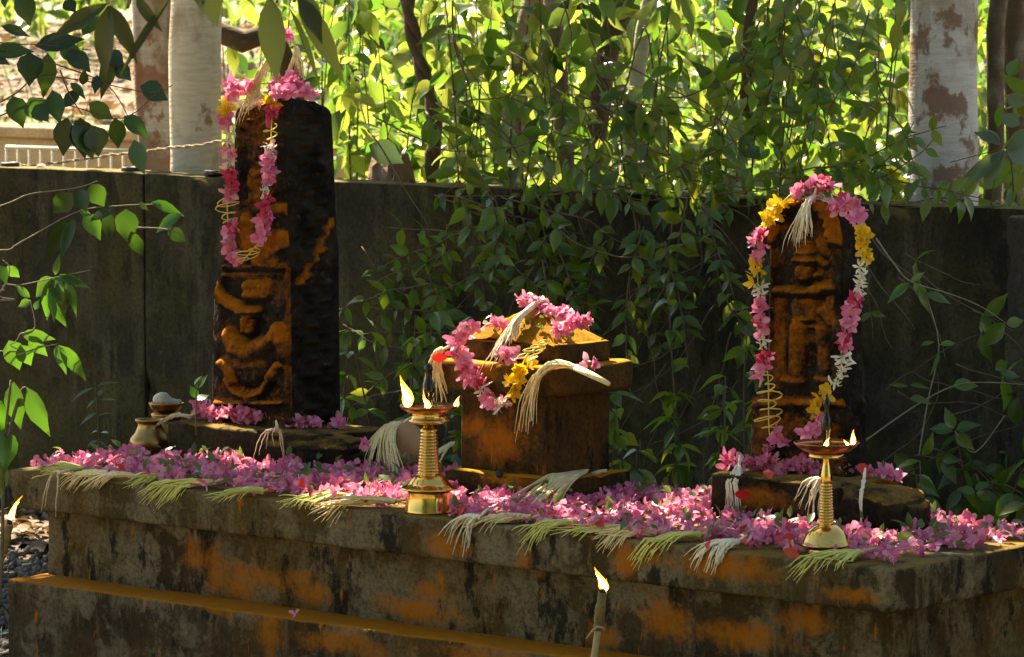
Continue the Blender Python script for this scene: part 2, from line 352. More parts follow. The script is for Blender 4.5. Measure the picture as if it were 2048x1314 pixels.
# ------------------------------------------------------------------ compound wall behind
WY = 2.1
WZ = 1.108
M['wall'] = plaster('damp_wall', (0.022, 0.020, 0.013), (0.040, 0.036, 0.024), (0.13, 0.115, 0.075), 0.6, 0.30, None, 0.0, ((0.26, 0.21, 0.08), 0.36), 0.45, .6)
M['wallp'] = plaster('damp_pillar', (0.036, 0.032, 0.025), (0.065, 0.058, 0.044), (0.13, 0.12, 0.085), 0.4, 0.3, None, 0.0, ((0.20, 0.17, 0.07), 0.40), 0.3)
wl = thing('compound_wall', (-3, WY, 0), 'dark damp plastered boundary wall standing behind the plinth', 'wall')
xj = py(288, 600, WY).x; xp = py(2012, 600, WY-.06).x
mobj('wall_panel', rbox(-9, xj-.0008, WY, WY+.13, -.1, WZ, .005, .07, .0015, 5, 5, .02), M['wall'], wl)
mobj('wall_panel', rbox(xj+.0008, xp+.1, WY+.004, WY+.134, -.1, WZ-.003, .005, .06, .0015, 5, 6, .02), M['wall'], wl)
mobj('pillar', rbox(xp, xp+.32, WY-.07, WY+.17, -.1, py(2030, 432, WY-.07).z, .012, .06, .004, 5, 7, .04), M['wallp'], wl)
mobj('wall_panel', rbox(xp+.3, 4.5, WY+.002, WY+.132, -.1, WZ, .012, .09, .004, 5, 8, .05), M['wall'], wl)
for u, lab in ((20, 'small black disc on the boundary wall beside the rope end'), (262, 'small black disc on the boundary wall beside the drooping leaf'), (428, 'small black disc on the boundary wall beside the tall carved stone')):
    p = py(u, 345, WY+.05); p.z = WZ-.004
    tag(MB().lathe([(.026, 0), (.031, .004), (.031, .014), (.028, .017), (.02, .017), (.017, .012)], 20).build('disc', M['black'], None, True, p), lab, 'disc', 'black discs on the wall')

# ------------------------------------------------------------------ flowers (shared meshes)
def petal(mb, ang, ln, wd, lift, cup, tw, base=0.12):
    c, s = math.cos(ang), math.sin(ang); vs = []
    for t, wf in ((0.0, 0.28), (0.5, 0.92), (1.0, 0.45)):
        r = base + ln*t; z = lift*t + cup*t*t
        for k in (-1, 0, 1):
            x = r*(1-0.10*abs(k)*t); y = k*wd*0.5*wf; zz = z + (0.10*abs(k)*wf*ln) + tw*k*t
            vs.append(V3((x*c-y*s, x*s+y*c, zz)))
    mb.add(vs, [(0, 1, 4, 3), (1, 2, 5, 4), (3, 4, 7, 6), (4, 5, 8, 7)])
def flower_mesh(name, mat, np=5, wd=0.75, ln=0.85, tube=True, droop=0.35):
    mb = MB(); a0 = U(0, 6)
    for k in range(np):
        petal(mb, a0+k*2*math.pi/np+U(-.25, .25), ln*U(.8, 1.1), wd*U(.85, 1.15), U(-.1, .45), U(-droop, droop), U(-.3, .3))
    if tube: mb.tube([(0, 0, .1), (U(-.1, .1), U(-.1, .1), -.75)], [.14, .06], 5, False)
    return_me = mb.mesh(name); return_me.materials.append(mat); return return_me
FL = {'pink': [flower_mesh('pink_flower', M['pink'], 5, U(.72, .98), U(.75, 1.0), random.random() < .6, U(.2, .9)) for _ in range(18)],
      'deep': [flower_mesh('crimson_flower', M['deep']) for _ in range(3)],
      'yellow': [flower_mesh('yellow_flower', M['yellow'], 6, 0.85, 0.75, False, .6) for _ in range(4)],
      'white': [flower_mesh('white_flower', M['white'], 5, 0.34, .85, True, .9) for _ in range(4)]}
def leafmesh(name, wd=0.45, segs=5, curl=0.25, fold=0.12, tip=1.6, wave=0.0, mat=None):
    vs = []; fs = []
    for i in range(segs+1):
        t = i/segs
        wv = wd*0.5*(math.sin(math.pi*t**0.85)**0.8)*(1-t**6) if 0 < t < 1 else 0.004
        if t > 0.75: wv *= (1-(t-.75)*tip)
        z = -curl*t*t
        for k in (-1, 0, 1):
            vs.append(V3((k*wv, t, z + fold*abs(k)*wv*2 + wave*math.sin(t*9+k)*abs(k))))
    for i in range(segs):
        for k in (0, 1): fs.append((i*3+k, i*3+k+1, i*3+k+4, i*3+k+3))
    mb = MB(); mb.add(vs, fs); me = mb.mesh(name)
    if mat: me.materials.append(mat)
    return me
def orient(d, nrm, size, loc, wscale=1.0):
    y = V3(d).normalized(); n = V3(nrm); x = y.cross(n)
    if x.length < 1e-4: x = y.orthogonal()
    x.normalize(); z = x.cross(y)
    m = Matrix((x*size*wscale, y*size, z*size)).transposed().to_4x4(); m.translation = loc; return m
def rvec(s=1.0): return V3((random.gauss(0, s), random.gauss(0, s), random.gauss(0, s)))
def put(name, me, mw, parent=None):
    o = bpy.data.objects.new(name, me); COL.objects.link(o)
    if parent is not None: o.parent = parent; o.matrix_parent_inverse = Matrix.Translation(-parent.location)
    o.matrix_basis = mw; return o
def merged(name, items, mat=None):
    """many pieces (mesh, matrix) as ONE mesh of real geometry"""
    vs = []; fs = []; mats = []; mi = []
    for me, mw in items:
        n = len(vs); vs.extend([tuple(mw @ v.co) for v in me.vertices])
        mt = me.materials[0] if me.materials else mat
        if mt not in mats: mats.append(mt)
        k = mats.index(mt)
        for p in me.polygons: fs.append(tuple(i+n for i in p.vertices)); mi.append(k)
    out = bpy.data.meshes.new(name); out.from_pydata(vs, [], fs)
    for mt in mats: out.materials.append(mt)
    out.polygons.foreach_set('material_index', mi); out.polygons.foreach_set('use_smooth', [True]*len(fs)); out.update()
    o = bpy.data.objects.new(name, out); COL.objects.link(o); return o

# ------------------------------------------------------------------ carved stones
g = N('carved_stone'); P = g.coord(); a = g.noise(P, 34, 6, 0.7); b = g.noise(P, 11, 5, 0.65)
c = g.mix(g.ramp(b, [(0.4, 0), (0.65, 1)]), (0.007, 0.0055, 0.004), (0.030, 0.024, 0.016))
c = g.mix(g.math('MULTIPLY', g.ramp(a, [(0.58, 0), (0.68, 1)]), 0.6), c, (0.085, 0.075, 0.05))  # pale specks lightened to stand for highlights on the knobbly stone
pw = g.n('ShaderNodeAttribute', attribute_name='powder').outputs['Fac']
nn = g.math('ADD', g.math('MULTIPLY', g.noise(P, 20, 9, 0.78), 1.6), g.math('MULTIPLY', g.noise(P, 7, 4, 0.6), 1.0))
f = g.math('ADD', g.math('MULTIPLY', pw, 1.05), g.math('SUBTRACT', g.math('ADD', nn, g.math('MULTIPLY', g.noise(P, 110, 3, 0.7), 0.9)), 1.78))
f = g.math('MULTIPLY', g.ramp(f, [(0.22, 0), (1.15, 1)]), g.ramp(pw, [(0.0, 0.0), (0.10, 1)]))
c = g.mix(f, c, g.mix(g.ramp(g.noise(P, 50, 5, 0.7), [(0.35, 0), (0.65, 1)]), (0.20, 0.055, 0.003), (0.38, 0.125, 0.007)))
M['stele'] = g.done(g.pbr(c, 0.95, normal=g.bump(g.math('ADD', a, b), 0.8, 0.007), **{'Specular IOR Level': 0.10}))
def seg_d(p, a, b):
    ab = b-a; t = max(0, min(1, (p-a).dot(ab)/max(1e-9, ab.dot(ab)))); return (p-(a+ab*t)).length
V2 = lambda x, y: Vector((x, y))
def stele(name, yf, dep, outline, feats, label, ymin, ymax, topjag, side_knobs, nx=64, pxs=None):
    """upright stone: rings of points; outline(v)->(left px, right px) on the front plane y = yf; feats raised on the front"""
    nz = 240; ns = 22; vs = []; pw = []
    ring = None
    for j in range(nz+1):
        v = ymax + (ymin-ymax)*j/nz
        l, r = outline(v)
        row = []
        for i in range(nx+1):
            u = l+(r-l)*i/nx
            p = py(u, v, yf); h = 0; q = 0
            for (kind, pts, rad, hh, po) in feats:
                pp = V2(u, v)
                d = min(seg_d(pp, V2(*pts[k]), V2(*pts[k+1])) for k in range(len(pts)-1)) if len(pts) > 1 else (pp-V2(*pts[0])).length
                if d < rad:
                    e = math.sqrt(max(0, 1-(d/rad)**2))
                    h = max(h, 0.92*hh*e) if kind == '+' else h+hh*e
                    q = max(q, po*min(1, e*1.5))
            e = min(1, (u-l)/14, (r-u)/10)
            h += .0035*fbm(V3((p.x, 1, p.z))*30, 5) + .0025*abs(fbm(V3((p.x, 6, p.z))*60, 4))
            row.append((V3((p.x, yf - h*max(0, e) + .008*(1-max(0, e)), p.z)), max(q, (.30 if yf < .51 else .24)+.5*fbm(V3((p.x, 3, p.z))*6))))
        pr = py(r, v, yf); plf = py(l, v, yf)
        for i in range(1, ns):
            t = i/ns; k = side_knobs*(max(0, math.sin(v*.19+math.pi*int(t*3.5))*math.sin(t*3.5*math.pi % math.pi))**.7*.8+.35*fbm(V3((t*4, v*.03, 2))))*math.sin(math.pi*t)
            row.append((V3((pr.x + k + .004*fbm(V3((t*3, 5, pr.z))*11), yf+dep*t, pr.z)), 0.0 if pxs is None else pxs(t, v)))
        for i in range(0, 9): row.append((V3((pr.x+(plf.x-pr.x)*i/8, yf+dep, pr.z)), 0))
        for i in range(1, 8): row.append((V3((plf.x, yf+dep*(1-i/8), pr.z)), 0.25))
        m = len(row)
        if j > nz-14:                              # broken top
            cc = sum((p for p, _ in row), V3())/m
            t = (j-(nz-14))/14
            row = [(p + (cc-p)*0.10*t**3 + V3((0, 0, topjag*t*fbm(V3((p.x*9, p.y*9, 2))))), q) for p, q in row]
        vs += [p for p, _ in row]; pw += [q for _, q in row]
    fs = [(j*m+i, j*m+(i+1) % m, (j+1)*m+(i+1) % m, (j+1)*m+i) for j in range(nz) for i in range(m)]
    hh = [p.y for p in vs]
    for j in range(2, nz-2):
        for i in range(nx+1):
            k = j*m+i; sl_ = (hh[(j+2)*m+i]-hh[(j-2)*m+i])/max(1e-6, vs[(j+2)*m+i].z-vs[(j-2)*m+i].z)
            pw[k] = max(0, min(1.1, pw[k]*(.80+sl_*.9)))
    # cap
    base = nz*m; cc = sum(vs[base:base+m], V3())/m; cc.z += 0.012; vs.append(cc); pw.append(0.5)
    fs += [(base+i, base+(i+1) % m, len(vs)-1) for i in range(m)]
    fs.append(tuple(range(m-1, -1, -1)))
    mb = MB(); org = V3((vs[0].x, yf, py(outline(ymax)[0], ymax, yf).z)); mb.add([p-org for p in vs], fs)
    me = mb.mesh(name, True, True); at = me.attributes.new('powder', 'FLOAT', 'POINT'); at.data.foreach_set('value', pw)
    return tag(mobj(name, me, M['stele'], None, org), label, 'carved stone')
def lerp_tab(T):
    def fn(v):
        if v >= T[0][0]: return T[0][1:]
        for a, b in zip(T, T[1:]):
            if v >= b[0]:
                t = (v-a[0])/(b[0]-a[0]); return tuple(a[k]+(b[k]-a[k])*t for k in range(1, len(a)))
        return T[-1][1:]
    return fn
M['pedestal'] = plaster('mossy_pedestal', (0.014, 0.010, 0.006), (0.036, 0.026, 0.014), (0.085, 0.065, 0.035), 0.3, 0.45, [(py(1530, 1000, .367), (.12, .3, .05)), (pz(1800, 985, .58), (.12, .12, .06))], 0.0, ((0.30, 0.17, 0.03), 0.42), 0.3)
def pedestal(x0, x1, y0, y1, z1, sp, label):
    t = thing('stone_pedestal', (x0, y0, ZT), label, 'pedestal')
    mobj('block', rbox(x0, x1, y0, y1, ZT, z1, .008, .03, .004, 12, 9+x0, .05), M['pedestal'], t)
    # rounded spout on the side
    cx, cy, cz, rx, ry, rz = sp
    bm = bmesh.new(); bmesh.ops.create_icosphere(bm, subdivisions=5, radius=1)
    for v in bm.verts:
        p = v.co; q = V3([math.copysign(abs(p[i])**e, p[i]) for i, e in enumerate((.62, .5, .62))])
        v.co = V3((cx+q.x*rx, cy+q.y*ry, cz+q.z*rz)) + V3((1, .6, 1))*0.006*fbm(q*3+V3((x0, 0, 0))) + V3((.4, .4, 1))*.003*fbm(q*11)
    me = bpy.data.meshes.new('spout'); bm.to_mesh(me); bm.free(); me.polygons.foreach_set('use_smooth', [True]*len(me.polygons))
    mobj('spout', me, M['pedestal'], t)
    return t
Z1, Z2 = 0.5900, 0.6030
pedestal(-2.527, -2.03, .436, .70, Z1, (-2.035, .50, .541, .105, .075, .043), 'dark stone pedestal under the tall carved stone')
pedestal(-.754, -.40, .367, .64, Z2, (-.385, .455, .543, .125, .085, .055), 'mossy stone pedestal under the arched carved stone')

S1Y = .515
out1 = lerp_tab([(875, 419, 580), (700, 421, 578), (600, 424, 577), (545, 432, 577), (500, 452, 576), (470, 462, 572), (320, 465, 566), (196, 466, 560)])
A = lambda *p, r=12, h=.014, po=1.0: ('+', list(p), r, h, po)
D = lambda *p, r=4, h=.006, po=.9: ('^', list(p), r, h, po)
feats1 = [A((500, 572), (532, 572), (532, 590), (500, 590), r=13, h=.020), A((427, 576), (450, 600), (480, 616), r=15, h=.020), A((490, 623), (518, 623), r=12, h=.034),
          A((503, 640), (503, 660), r=15, h=.030, po=.75), D((503, 642), (503, 656), r=4, h=.008), D((496, 643), r=3.5, h=-.006, po=0), D((510, 643), r=3.5, h=-.006, po=0), D((495, 666), (511, 666), r=3, h=.006), D((493, 637), (513, 637), r=3, h=.005),
          A((463, 668), (472, 692), r=16, h=.024), A((480, 690), (497, 708), (525, 694), r=19, h=.030), A((561, 657), (566, 682), r=15, h=.026), A((555, 668), (535, 690), r=14, h=.028), A((474, 700), (500, 706), r=14, h=.030), A((566, 682), (568, 715), r=9, h=.018, po=.6),
          A((500, 735), r=36, h=.020, po=.10), D((470, 730), (500, 736), (530, 730), r=4, h=.006, po=.4),
          A((447, 728), (464, 742), (470, 762), r=12, h=.020, po=.85), A((559, 732), (545, 755), r=11, h=.020, po=.95),
          A((458, 760), (475, 786), (500, 795), (524, 788), (537, 772), (556, 738), r=8, h=.018, po=.95),
          A((432, 806), (565, 806), r=6, h=.016, po=.8), A((576, 545), (575, 806), r=6, h=.012, po=.55),
          A((440, 534), (570, 536), r=6, h=.014, po=.4), A((450, 552), (560, 548), r=8, h=.006, po=.5),
          A((535, 510), (560, 480), r=22, h=.022), A((490, 462), (505, 500), r=20, h=.020), A((540, 425), (572, 418), r=14, h=.022), A((495, 440), (500, 455), r=14, h=.016), A((470, 500), (480, 520), r=12, h=.014, po=.8),
          A((515, 522), (550, 524), r=10, h=.016), A((512, 350), (516, 410), r=17, h=.010, po=.7), A((540, 250), (545, 380), r=14, h=.010, po=.5), A((485, 215), (482, 300), r=12, h=.006, po=.5), A((500, 230), (520, 330), r=18, h=.006, po=.4)]
feats1 += [D((470+i*9, 765+18*math.sin(math.pi*i/7)), r=4.5, h=.006, po=.6) for i in range(8)]
feats1 += [D((576, 550+i*11), r=5, h=.006, po=.5) for i in range(23)] + [D((504+i*7, 566), (504+i*7, 596), r=2.6, h=.004) for i in range(5)] + [D((480+i*8, 690), r=3, h=.004) for i in range(6)]
feats1 += [D((476+i*10+U(-5, 5), 225+j*22+(i % 2)*11+U(-8, 8)), r=U(4, 9), h=U(.001, .004), po=U(.2, .5)) for i in range(9) for j in range(9)]
def pside1(t, v):
    a = max(0, 1-abs((t*95+575) - (655-(v-460)*0.55))/14) if 440 < v < 570 else 0
    return a*.95
stele('carved_stele', S1Y, .180, out1, feats1, 'tall blackened carved stone slab with orange powdered figure and broken top', 200, 876, .060, .026, 64, pside1)
S2Y = .50
out2 = lerp_tab([(960, 1497, 1692), (806, 1499, 1690), (796, 1530, 1684), (600, 1534, 1682), (470, 1536, 1682), (440, 1541, 1678), (420, 1553, 1668), (408, 1570, 1652), (399, 1592, 1634), (395, 1605, 1625)])
feats2 = [A((1545, 480), (1548, 440), (1572, 414), (1610, 403), (1648, 412), (1668, 440), (1674, 480), r=15, h=.030, po=1.4),
          A((1541, 500), (1541, 790), r=9, h=.014, po=.5), A((1676, 500), (1676, 790), r=9, h=.014, po=.3),
          A((1614, 540), (1614, 552), r=17, h=.034, po=.9), A((1603, 520), (1630, 521), r=10, h=.034, po=.9), A((1606, 506), (1628, 505), r=10, h=.030, po=.8), A((1612, 494), (1622, 494), r=8, h=.022, po=.6),
          D((1613, 538), (1613, 552), r=4, h=.010), D((1606, 536), r=4, h=-.007, po=0), D((1622, 536), r=4, h=-.007, po=0), D((1605, 559), (1620, 559), r=3, h=.007), D((1600, 528), (1628, 528), r=2.5, h=-.005, po=0),
          A((1641, 550), r=9, h=.026, po=.9), A((1648, 482), (1655, 505), r=13, h=.016, po=.8), A((1640, 520), (1652, 530), r=8, h=.014, po=.7), A((1680, 505), (1668, 520), r=9, h=.010, po=.6),
          A((1634, 582), (1660, 576), r=14, h=.032, po=1.0), A((1650, 585), (1600, 585), r=9, h=.030, po=.9), A((1558, 582), (1590, 582), r=11, h=.016, po=.8), A((1664, 590), (1666, 635), r=10, h=.014, po=.9),
          A((1612, 618), r=30, h=.016, po=.45), D((1590, 640), (1636, 640), r=5, h=.007, po=.9), D((1588, 652), (1638, 654), r=4, h=.006, po=.8),
          A((1600, 655), (1598, 750), r=17, h=.020, po=.95), A((1645, 660), (1652, 740), r=13, h=.016, po=.8), A((1574, 760), (1606, 764), r=10, h=.022, po=1.0), A((1638, 758), (1662, 762), r=9, h=.018, po=.8), A((1650, 622), (1664, 640), r=14, h=.012, po=1.1),
          A((1562, 600), (1560, 770), r=13, h=.006, po=.75), A((1505, 806), (1685, 806), r=10, h=.012, po=1.0), A((1540, 860), (1650, 870), r=35, h=.006, po=.6), A((1615, 700), r=38, h=.003, po=.6)]
feats2 += [D((1590+i*5, 660), (1586+i*6, 745), r=2.4, h=.004, po=.8) for i in range(5)] + [D((1600+i*5, 600+4*math.sin(i*.6)), r=3, h=.005, po=.8) for i in range(6)] + [D((1543+62*(1-math.cos(math.pi*i/11)), 470-66*math.sin(math.pi*i/11)), r=6, h=.007, po=1.0) for i in range(12)]
feats2 = [feats2[0]]+[(k_, p_, r_, h_, q_*.82) for k_, p_, r_, h_, q_ in feats2[1:]]  # arch rim keeps heavier powder, which also paints in its sunlight
stele('carved_stele', S2Y, .075, out2, feats2, 'arched carved stone slab with standing orange powdered figure in a niche', 395, 962, .012, .006, 60)

# ------------------------------------------------------------------ small square shrine
SX0, SX1, SY0, SY1 = -1.495, -1.208, .375, .575
M['shrine'] = plaster('turmeric_stone', (0.022, 0.012, 0.004), (0.065, 0.036, 0.010), (0.11, 0.075, 0.03), 0.35, 0.35, [(py(1010, 880, SY0), (.14, .08, .10)), (py(1040, 960, SY0), (.20, .10, .03)), (py(950, 850, SY0), (.06, .05, .05)), (py(960, 740, SY0-.04), (.12, .05, .05))], 0.6, ((0.55, 0.24, 0.01), 0.30), 0.15)
M['roof'] = plaster('turmeric_roof', (0.12, 0.055, 0.010), (0.28, 0.125, 0.010), (0.42, 0.20, 0.015), 0.5, 0.5, None, 0.0, ((0.50, 0.23, 0.010), 0.38), 0.3)
sh_ = thing('stone_shrine', ((SX0+SX1)/2, (SY0+SY1)/2, ZT), 'small square stone shrine with stepped cornice and turmeric dusted pyramid roof', 'shrine')
zb, zc, zr, ze = ZT+.058, py(1108, 792, SY0).z, py(1108, 731, SY0).z, py(1108, 690, SY0).z
mobj('base_slab', rbox(SX0-.033, SX1+.033, SY0-.033, SY1+.033, ZT-.002, zb, .008, .03, .003, 10, 3, .04), M['shrine'], sh_)
mobj('shrine_body', rbox(SX0, SX1, SY0, SY1, zb-.004, zc+.004, .007, .03, .003, 9, 4), M['shrine'], sh_)
mobj('cornice', rbox(SX0-.040, SX1+.040, SY0-.040, SY1+.040, zc, zr, .014, .025, .003, 10, 5, .03), M['shrine'], sh_)
rf = mobj('roof', rbox(SX0+.012, SX1+.004, SY0+.008, SY1-.004, zr-.003, ze, .006, .03, .003, 10, 6, .02), M['shrine'], sh_)
mb = MB(); cxr, cyr = (SX0+SX1)/2, (SY0+SY1)/2; vs = []; k = 14; zt = py(1068, 612, cyr).z
lv = [(0, 1.0), (.35, .72), (.7, .36), (.9, .17), (1.0, .06)]
ring = [(-1+2*i/k, -1) for i in range(k)]+[(1, -1+2*i/k) for i in range(k)]+[(1-2*i/k, 1) for i in range(k)]+[(-1, 1-2*i/k) for i in range(k)]
for t, s in lv:
    for a, b in ring:
        p = V3((cxr+a*s*(SX1-SX0-.012)/2, cyr+b*s*(SY1-SY0-.014)/2, ze+(zt-ze)*t)); vs.append(p+rvec(.0015)+V3((0, 0, .006*fbm(p*20))))
m = len(ring); fs = [(j*m+i, j*m+(i+1) % m, (j+1)*m+(i+1) % m, (j+1)*m+i) for j in range(len(lv)-1) for i in range(m)]
fs.append(tuple((len(lv)-1)*m+i for i in range(m))); mb.add(vs, fs); mb.build('roof_pyramid', M['roof'], rf, True, None, True)
p = py(998, 948, SY0-.033); mb = MB(); mb.lathe([(.004, -.004), (.010, -.003), (.0105, .0), (.008, .002)], 14, p, (0, -1, 0)); mb.build('drain_hole_disc', M['soot_and_hole_dark'], sh_)  # black disc painted for the shade inside a drain hole

# ------------------------------------------------------------------ brass lamps
def flame(parent, base, h, wd, lean):
    def shape(k, hs, z0=0):
        mb = MB(); prof = [(0, .25), (.12, .75), (.28, 1.0), (.45, .82), (.65, .48), (.85, .18), (1.0, .02)]
        pts = []; rs = []
        for t, r in prof:
            pts.append(V3(base) + RT*lean[0]*t*t*hs/h + V3((0, 0, t*hs+z0)) + RT*math.sin(t*5)*wd*.18); rs.append(wd*.5*r*k)
        return mb.tube(pts, rs, 10)
    f = shape(1.0, h).build('flame', M['flame'], parent); shape(.55, h*.74, .001).build('flame_core', M['core'], f); return f
def lamp(loc, prof_parts, label, flames, wicks):
    t = thing('brass_oil_lamp', loc, label, 'oil lamp')
    for nm, mat, prof, seg in prof_parts: MB().lathe(prof, seg, loc).build(nm, M[mat], t)
    for (dx, dd, z, h, wd, ln) in flames:
        b = V3(loc)+RT*dx+FW*dd+V3((0, 0, z))
        wk = MB().tube([b+V3((0, 0, -.006))+(V3(loc)+V3((0, 0, z-.004))-b)*.35, b+V3((0, 0, -.001)), b+V3((0, 0, .004))], [.003, .003, .0022], 6).build('wick', M['soot_and_hole_dark'], t)
        flame(t, b, h, wd, (ln, 0))
    return t
L1 = pz(858, 1024, ZT); s = 1/893
def rings(z0, z1, r0, r1, n, d):
    o = []
    for i in range(n):
        t0 = i/n; zz = z0+(z1-z0)*t0; dz = (z1-z0)/n; r = r0+(r1-r0)*t0
        o += [(r-d, zz+.05*dz), (r, zz+.3*dz), (r, zz+.7*dz), (r-d, zz+.95*dz)]
    return o
lamp(L1, [
    ('foot', 'brass', [(48*s, 0), (48.5*s, 3*s), (46*s, 8*s), (44*s, 30*s), (43*s, 40*s), (44*s, 43*s), (56*s, 46*s), (57*s, 48*s), (55*s, 50*s), (46*s, 54*s), (40*s, 60*s), (36*s, 66*s), (30*s, 72*s), (24*s, 76*s)], 48),
    ('stem', 'brass', [(23*s, 75*s)]+rings(76*s, 158*s, 23*s, 16.5*s, 13, 2.2*s)+[(17*s, 160*s), (17.5*s, 164*s), (14*s, 168*s), (10*s, 171*s), (10*s, 178*s)], 40),
    ('lower_dish', 'brass', [(11*s, 176*s), (30*s, 178*s), (40*s, 181*s), (41*s, 184*s), (36*s, 187*s), (33*s, 196*s), (35*s, 199*s)], 44),
    ('oil_bowl', 'copper', [(34*s, 198*s), (44*s, 201*s), (55*s, 208*s), (58*s, 213*s), (57.5*s, 215*s), (52*s, 209*s), (40*s, 206*s), (12*s, 205*s)], 48),
    ('finial', 'oily', [(9*s, 204*s), (10*s, 214*s), (8*s, 222*s), (9*s, 228*s), (13*s, 238*s), (13.5*s, 246*s), (10*s, 258*s), (7*s, 268*s), (6*s, 280*s), (8*s, 284*s), (9*s, 290*s), (6*s, 295*s), (1.5*s, 298*s)], 24)],
    'stout brass oil lamp with three flames and ridged tapering stem', [(-45*s, 0, 208*s, 66*s, 24*s, -8*s), (-3*s, -46*s, 208*s, 32*s, 14*s, -6*s), (52*s, 0, 209*s, 24*s, 11*s, 12*s)], 0)
L2 = pz(1652, 1106, ZT); s = 1/969
lamp(L2, [
    ('foot', 'brass', [(40*s, 0), (41*s, 3*s), (38*s, 8*s), (39*s, 13*s), (50*s, 16*s), (52*s, 18*s), (49*s, 20*s), (46*s, 27*s), (42*s, 36*s), (36*s, 45*s), (28*s, 52*s), (20*s, 57*s), (15*s, 59*s)], 48),
    ('stem', 'brass', [(16*s, 58*s)]+rings(58*s, 140*s, 16*s, 12.5*s, 14, 2.5*s)+[(11*s, 141*s), (12*s, 150*s), (11.5*s, 158*s), (8*s, 176*s), (6.5*s, 190*s), (8*s, 200*s)], 36),
    ('lower_dish', 'brass', [(8*s, 196*s), (36*s, 193*s), (38*s, 196*s), (33*s, 203*s), (30*s, 205*s)], 44),
    ('oil_bowl', 'copper', [(30*s, 204*s), (46*s, 206*s), (58*s, 214*s), (66*s, 222*s), (66*s, 224*s), (60*s, 219*s), (46*s, 214*s), (12*s, 213*s)], 48),
    ('finial', 'oily', [(8*s, 212*s), (9*s, 222*s), (7*s, 232*s), (10*s, 244*s), (12*s, 254*s), (9*s, 272*s), (5*s, 292*s), (8*s, 298*s), (8*s, 302*s), (3.5*s, 312*s), (1*s, 322*s)], 24)],
    'slender brass oil lamp with domed foot and two flames', [(-8*s, -52*s, 217*s, 22*s, 11*s, 12*s), (48*s, -25*s, 218*s, 34*s, 12*s, 6*s), (38*s, -36*s, 217*s, 16*s, 8*s, -6*s)], 0)

# ------------------------------------------------------------------ torches
def torch(top, bot, wpx, fl, label):
    t = thing('stick_torch', bot, label, 'torch'); d = (top-bot); L = d.length; d.normalize()
    n = 14; pts = [bot+d*L*.86*i/n + RT*.002*fbm(V3((i*.7, 0, L))) for i in range(n+1)]
    MB().tube(pts, [wpx*.36*(1+.12*fbm(V3((i, 1, L)))) for i in range(n+1)], 9).build('stick', M['stick'], t)
    a = bot+d*L*.82; n = 16; pts = [a+(top-a)*i/n + rvec(.0006) for i in range(n+1)]
    w_ = MB().tube(pts, [wpx*.5*(.85+.22*math.sin(min(1, i/12)*3.0)+.1*fbm(V3((i*.8, 2, L)))) for i in range(n+1)], 12).build('cloth_wrap', M['cloth'], t)
    e = a+(top-a)*.04
    MB().tube([e-RT*wpx*1.15-UP*wpx*1.0-FW*wpx*.3, e-RT*wpx*.55-UP*wpx*.2-FW*wpx*.4, e-RT*wpx*.1+UP*wpx*.25-FW*wpx*.62, e+RT*wpx*.5+UP*wpx*.05-FW*wpx*.3, e+RT*wpx*.62-UP*wpx*.35-FW*wpx*.1], [.0016, .0026, .0026, .0024, .0016], 6).build('tie', M['stick'], t)
    MB().lathe([(wpx*.3, -.002), (wpx*.34, .004), (wpx*.26, .010), (.002, .013)], 12, top).build('charred_tip', M['soot_and_hole_dark'], t)
    for (dx, h, wd, ln) in fl: flame(t, top+RT*dx+V3((0, 0, .004)), h, wd, (ln, 0))
Tt = py(1205, 1186, -.25); Tb = py(1178, 1400, -.25); k = (Tt.z)/(Tt.z-Tb.z); Tb = Tt+(Tb-Tt)*k*1.0; Tb.z = .0
torch(Tt, Tb, .021, [(-.002, .050, .017, -.012), (.006, .026, .010, .004)], 'upright stick torch with cloth wrap burning before the middle of the plinth')
Tt = py(19, 1048, -.35); Tb = py(0, 1130, -.35); k = Tt.z/(Tt.z-Tb.z); Tb = Tt+(Tb-Tt)*k; Tb.z = 0
torch(Tt, Tb, .021, [(.0, .062, .014, .034)], 'leaning stick torch burning off the end of the plinth by the gravel')

# ------------------------------------------------------------------ pots, conch, coconut
p0 = pz(300, 909, ZT); s = 1/794
MB().lathe([(22*s, 0), (30*s, 2*s), (38*s, 12*s), (41*s, 24*s), (39*s, 33*s), (31*s, 42*s), (30*s, 43*s), (26*s, 52*s), (23.5*s, 60*s), (25*s, 65*s), (29*s, 68*s), (29.5*s, 71*s), (27*s, 71*s), (22*s, 66*s), (20*s, 50*s)], 44)
pot = tag(MB().lathe([(22*s, 0), (30*s, 2*s), (38*s, 12*s), (41*s, 24*s), (39*s, 33*s), (31*s, 42*s), (30*s, 43*s), (26*s, 52*s), (23.5*s, 60*s), (25*s, 65*s), (29*s, 68*s), (29.5*s, 71*s), (27*s, 71*s), (22*s, 66*s), (20*s, 50*s)], 44).build('brass_pot', M['oldbrass'], None, True, p0),
          'round bellied old brass pot at the end of the dark pedestal', 'pot')
p1 = py(333, 840, .575); p1.z = ZT; s = 1/775
MB_ = MB().lathe([(20*s, 0), (30*s, 3*s), (37*s, 20*s), (36*s, 34*s), (30*s, 50*s), (28*s, 62*s), (30*s, 66*s), (31*s, 69*s), (28*s, 71*s), (24*s, 66*s)], 40).build('brass_pot', M['oldbrass'], None, True, p1)
tag(MB_, 'brass pot carrying a copper bowl, half hidden by the dark pedestal', 'pot')
b0 = p1+V3((0, 0, 70*s))
tag(MB().lathe([(14*s, 0), (22*s, 3*s), (30*s, 10*s), (34*s, 19*s), (35*s, 21*s), (33*s, 21*s), (28*s, 13*s), (10*s, 7*s)], 40).build('copper_bowl', M['copper'], None, True, b0), 'shallow copper bowl with a white conch in it', 'bowl')
cc = b0+V3((0, 0, 23*s)); mb = MB(); pts = []; rs = []
